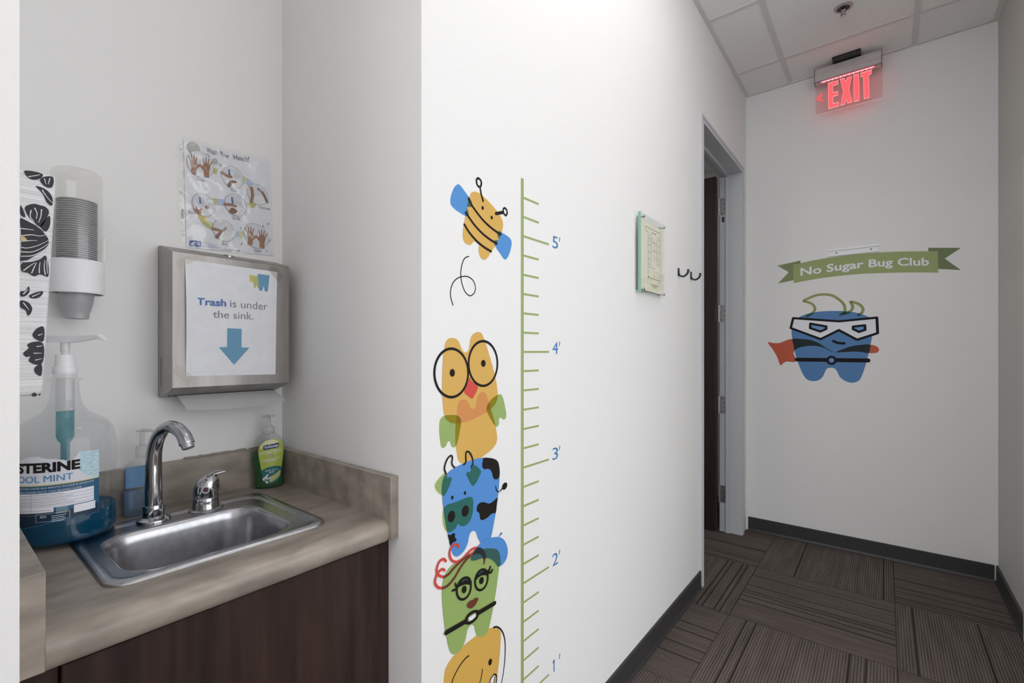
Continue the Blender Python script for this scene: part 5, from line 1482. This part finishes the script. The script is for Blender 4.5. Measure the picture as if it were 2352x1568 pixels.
rx0, rx1 = -0.2775, -0.0205
rail = thing('sign_rail', 'empty white sign holder rail with two screws above the banner', 'sign holder', ((rx0 + rx1) / 2, YB, 1.817))
bm = BM(); box(bm, rx0, rx1, YB - 0.0045, YB - 0.0003, 1.817, 1.846, 0.0008, 1); box(bm, rx0, rx1, YB - 0.011, YB - 0.0003, 1.846, 1.849); box(bm, rx0, rx1, YB - 0.0065, YB - 0.0003, 1.849, 1.858); box(bm, rx0, rx1, YB - 0.008, YB - 0.0003, 1.814, 1.8175)
obj('rail_body', bm, WHITEP, rail, smooth=0)
for x in (-0.232, -0.062):
    bm = BM(); loft(bm, [[(x + 0.004 * math.cos(t), YB - d, 1.832 + 0.004 * math.sin(t)) for t in [2 * math.pi * i / 16 for i in range(16)]] for d in (0.0044, 0.0062)]); obj('screw', bm, SCREW, rail)

# ------------------------------------------------------------------ exit sign
YE = YB - 0.100
PE = PlaneY(YE)
VX = View(PE, 1850, 100, 0.11481)
ex = thing('exit_sign', 'edge lit acrylic EXIT sign hanging from the ceiling with red letters', 'exit sign', (-0.173, YE, H))
ex0, ex1 = -0.3365, -0.0100
bm = BM()
pr = [(YE - 0.010, 2.869), (YE - 0.017, 2.874), (YE - 0.017, 2.948), (YE - 0.012, 2.953), (YE + 0.030, 2.953), (YE + 0.034, 2.948), (YE + 0.034, 2.874), (YE + 0.026, 2.869)]
loft(bm, [[(ex0 + 0.0025, y, z) for y, z in pr], [(ex1 - 0.0025, y, z) for y, z in pr]]); obj('housing', bm, ALU, ex, smooth=20)
for a, b in ((ex0, ex0 + 0.0025), (ex1 - 0.0025, ex1)):
    bm = BM(); loft(bm, [[(a, y + (0.001 if y > YE else -0.001), z - 0.004 if z < 2.9 else z + 0.001) for y, z in pr], [(b, y + (0.001 if y > YE else -0.001), z - 0.004 if z < 2.9 else z + 0.001) for y, z in pr]]); obj('end_cap', bm, SCREW, ex, smooth=20)
bm = BM(); box(bm, -0.243, -0.106, YE - 0.062, YE + 0.045, H - 0.016, H - 0.0002, 0.002); obj('canopy', bm, BLACK, ex)
bm = BM(); box(bm, -0.182, -0.166, YE + 0.004, YE + 0.016, 2.952, H - 0.014); obj('canopy_stem', bm, BLACK, ex)
q = VX.uv([(205, 815), (1545, 440), (1530, 1085), (235, 1442)])
px0, px1 = q[0][0], q[1][0]; pzb = (q[2][1] + q[3][1]) / 2
bm = BM()
rr_ = 0.008
ol = [(px0, 2.872), (px0, pzb + rr_)] + [(px0 + rr_ - rr_ * math.cos(a), pzb + rr_ - rr_ * math.sin(a)) for a in (math.pi / 6, math.pi / 3)] + [(px0 + rr_, pzb), (px1 - rr_, pzb)] + [(px1 - rr_ + rr_ * math.sin(a), pzb + rr_ - rr_ * math.cos(a)) for a in (math.pi / 6, math.pi / 3)] + [(px1, pzb + rr_), (px1, 2.872)]
loft(bm, [[(x, YE - 0.003, z) for x, z in ol], [(x, YE + 0.003, z) for x, z in ol]])
obj('acrylic_panel', bm, clear('exit acrylic', (0.97, 0.90, 0.90, 1), 0.05, 0.05, 0.3), ex, smooth=0)
bm = BM()
for a, b in zip(ol[1:], ol[2:-1]):
    stroke(bm, [a, b], 0.0016, PE.to3, 0.0034, caps=False)
obj('lit_edge', bm, glow('lit acrylic edge', (1, 0.62, 0.62, 1), 0.35), ex, smooth=0)
LET = [[(452, 800), (660, 742), (660, 815), (545, 853), (548, 985), (648, 960), (648, 1035), (550, 1062), (552, 1210), (668, 1175), (668, 1253), (465, 1308)],
       [(690, 720), (785, 700), (808, 775), (828, 690), (930, 660), (868, 925), (938, 1170), (845, 1200), (812, 1115), (790, 1215), (705, 1240), (760, 950)],
       [(960, 640), (1068, 615), (1078, 1140), (980, 1168)], [(1100, 600), (1328, 532), (1322, 610), (1265, 630), (1275, 1085), (1175, 1108), (1158, 660), (1105, 680)]]
RED = glow('exit letter red', (1.0, 0.10, 0.13, 1), 0.85, (0.7, 0.1, 0.1, 1))
EDG = glow('exit letter bright edge', (1.0, 0.62, 0.52, 1), 1.0)
for p in LET:
    bm = BM(); fill(bm, VX.uv(p), PE.to3, 0.0036); l = obj('letter', bm, RED, ex, smooth=0)
    bm = BM(); uv = VX.uv(p)
    for a, b in zip(uv, uv[1:] + uv[:1]):
        hz = abs(a[1] - b[1]) < 0.4 * abs(a[0] - b[0])
        stroke(bm, [a, b], 0.0016 if hz else 0.0007, PE.to3, 0.0039, caps=False)
    obj('letter_edge', bm, EDG, l, smooth=0)
bm = BM(); fill(bm, VX.uv([(215, 1110), (340, 1000), (355, 1000), (335, 1045), (285, 1105), (370, 1145), (350, 1160), (300, 1165)]), PE.to3, 0.0036); obj('chevron', bm, glow('exit chevron red', (1.0, 0.06, 0.09, 1), 0.8, (0.7, 0.1, 0.1, 1)), ex, smooth=0)
bm = BM(); box(bm, ex0 + 0.035, ex1 - 0.035, YE - 0.0085, YE - 0.0042, 2.8655, 2.8685); obj('led_bar', bm, glow('red led bar', (1.0, 0.05, 0.08, 1), 6.0), ex, smooth=0)
bm = BM()
for k in range(12):
    x = ex0 + 0.05 + k * (ex1 - ex0 - 0.1) / 11
    t = BM(); bmesh.ops.create_uvsphere(t, u_segments=10, v_segments=6, radius=0.0016, matrix=Matrix.Translation((x, YE - 0.0065, 2.865))); join(bm, t)
obj('led_points', bm, glow('led points', (1.0, 0.45, 0.42, 1), 9.0), ex)

# ------------------------------------------------------------------ sprinkler
PX, PY = -0.163, 2.922
sp = thing('sprinkler', 'fire sprinkler head in the ceiling before the exit sign', 'sprinkler', (PX, PY, H))
bm = BM(); lathe(bm, PX, PY, [(0.041, H - 0.0002), (0.0405, H - 0.003), (0.034, H - 0.007), (0.029, H - 0.0075), (0.0275, H - 0.003)], 40, True, False); obj('escutcheon', bm, pbr('sprinkler ring', (0.50, 0.43, 0.42, 1), 0.35, 0.6), sp)
bm = BM(); lathe(bm, PX, PY, [(0.0272, H - 0.0022), (0.012, H - 0.0026)], 30); obj('cup', bm, SCREW, sp)
bm = BM(); lathe(bm, PX, PY, [(0.010, H - 0.002), (0.010, H - 0.012), (0.007, H - 0.014)], 20)
for s_ in (-1, 1):
    t = BM(); tube(t, [(PX + s_ * 0.009, PY, H - 0.012), (PX + s_ * 0.0115, PY, H - 0.022), (PX + s_ * 0.007, PY, H - 0.034), (PX, PY, H - 0.040)], 0.0024, 10); join(bm, t)
obj('frame_arms', bm, CHROME, sp)
bm = BM(); lathe(bm, PX, PY, [(0.014, H - 0.0395), (0.015, H - 0.041), (0.0135, H - 0.0425), (0.004, H - 0.0445)], 24); obj('deflector', bm, CHROME, sp)
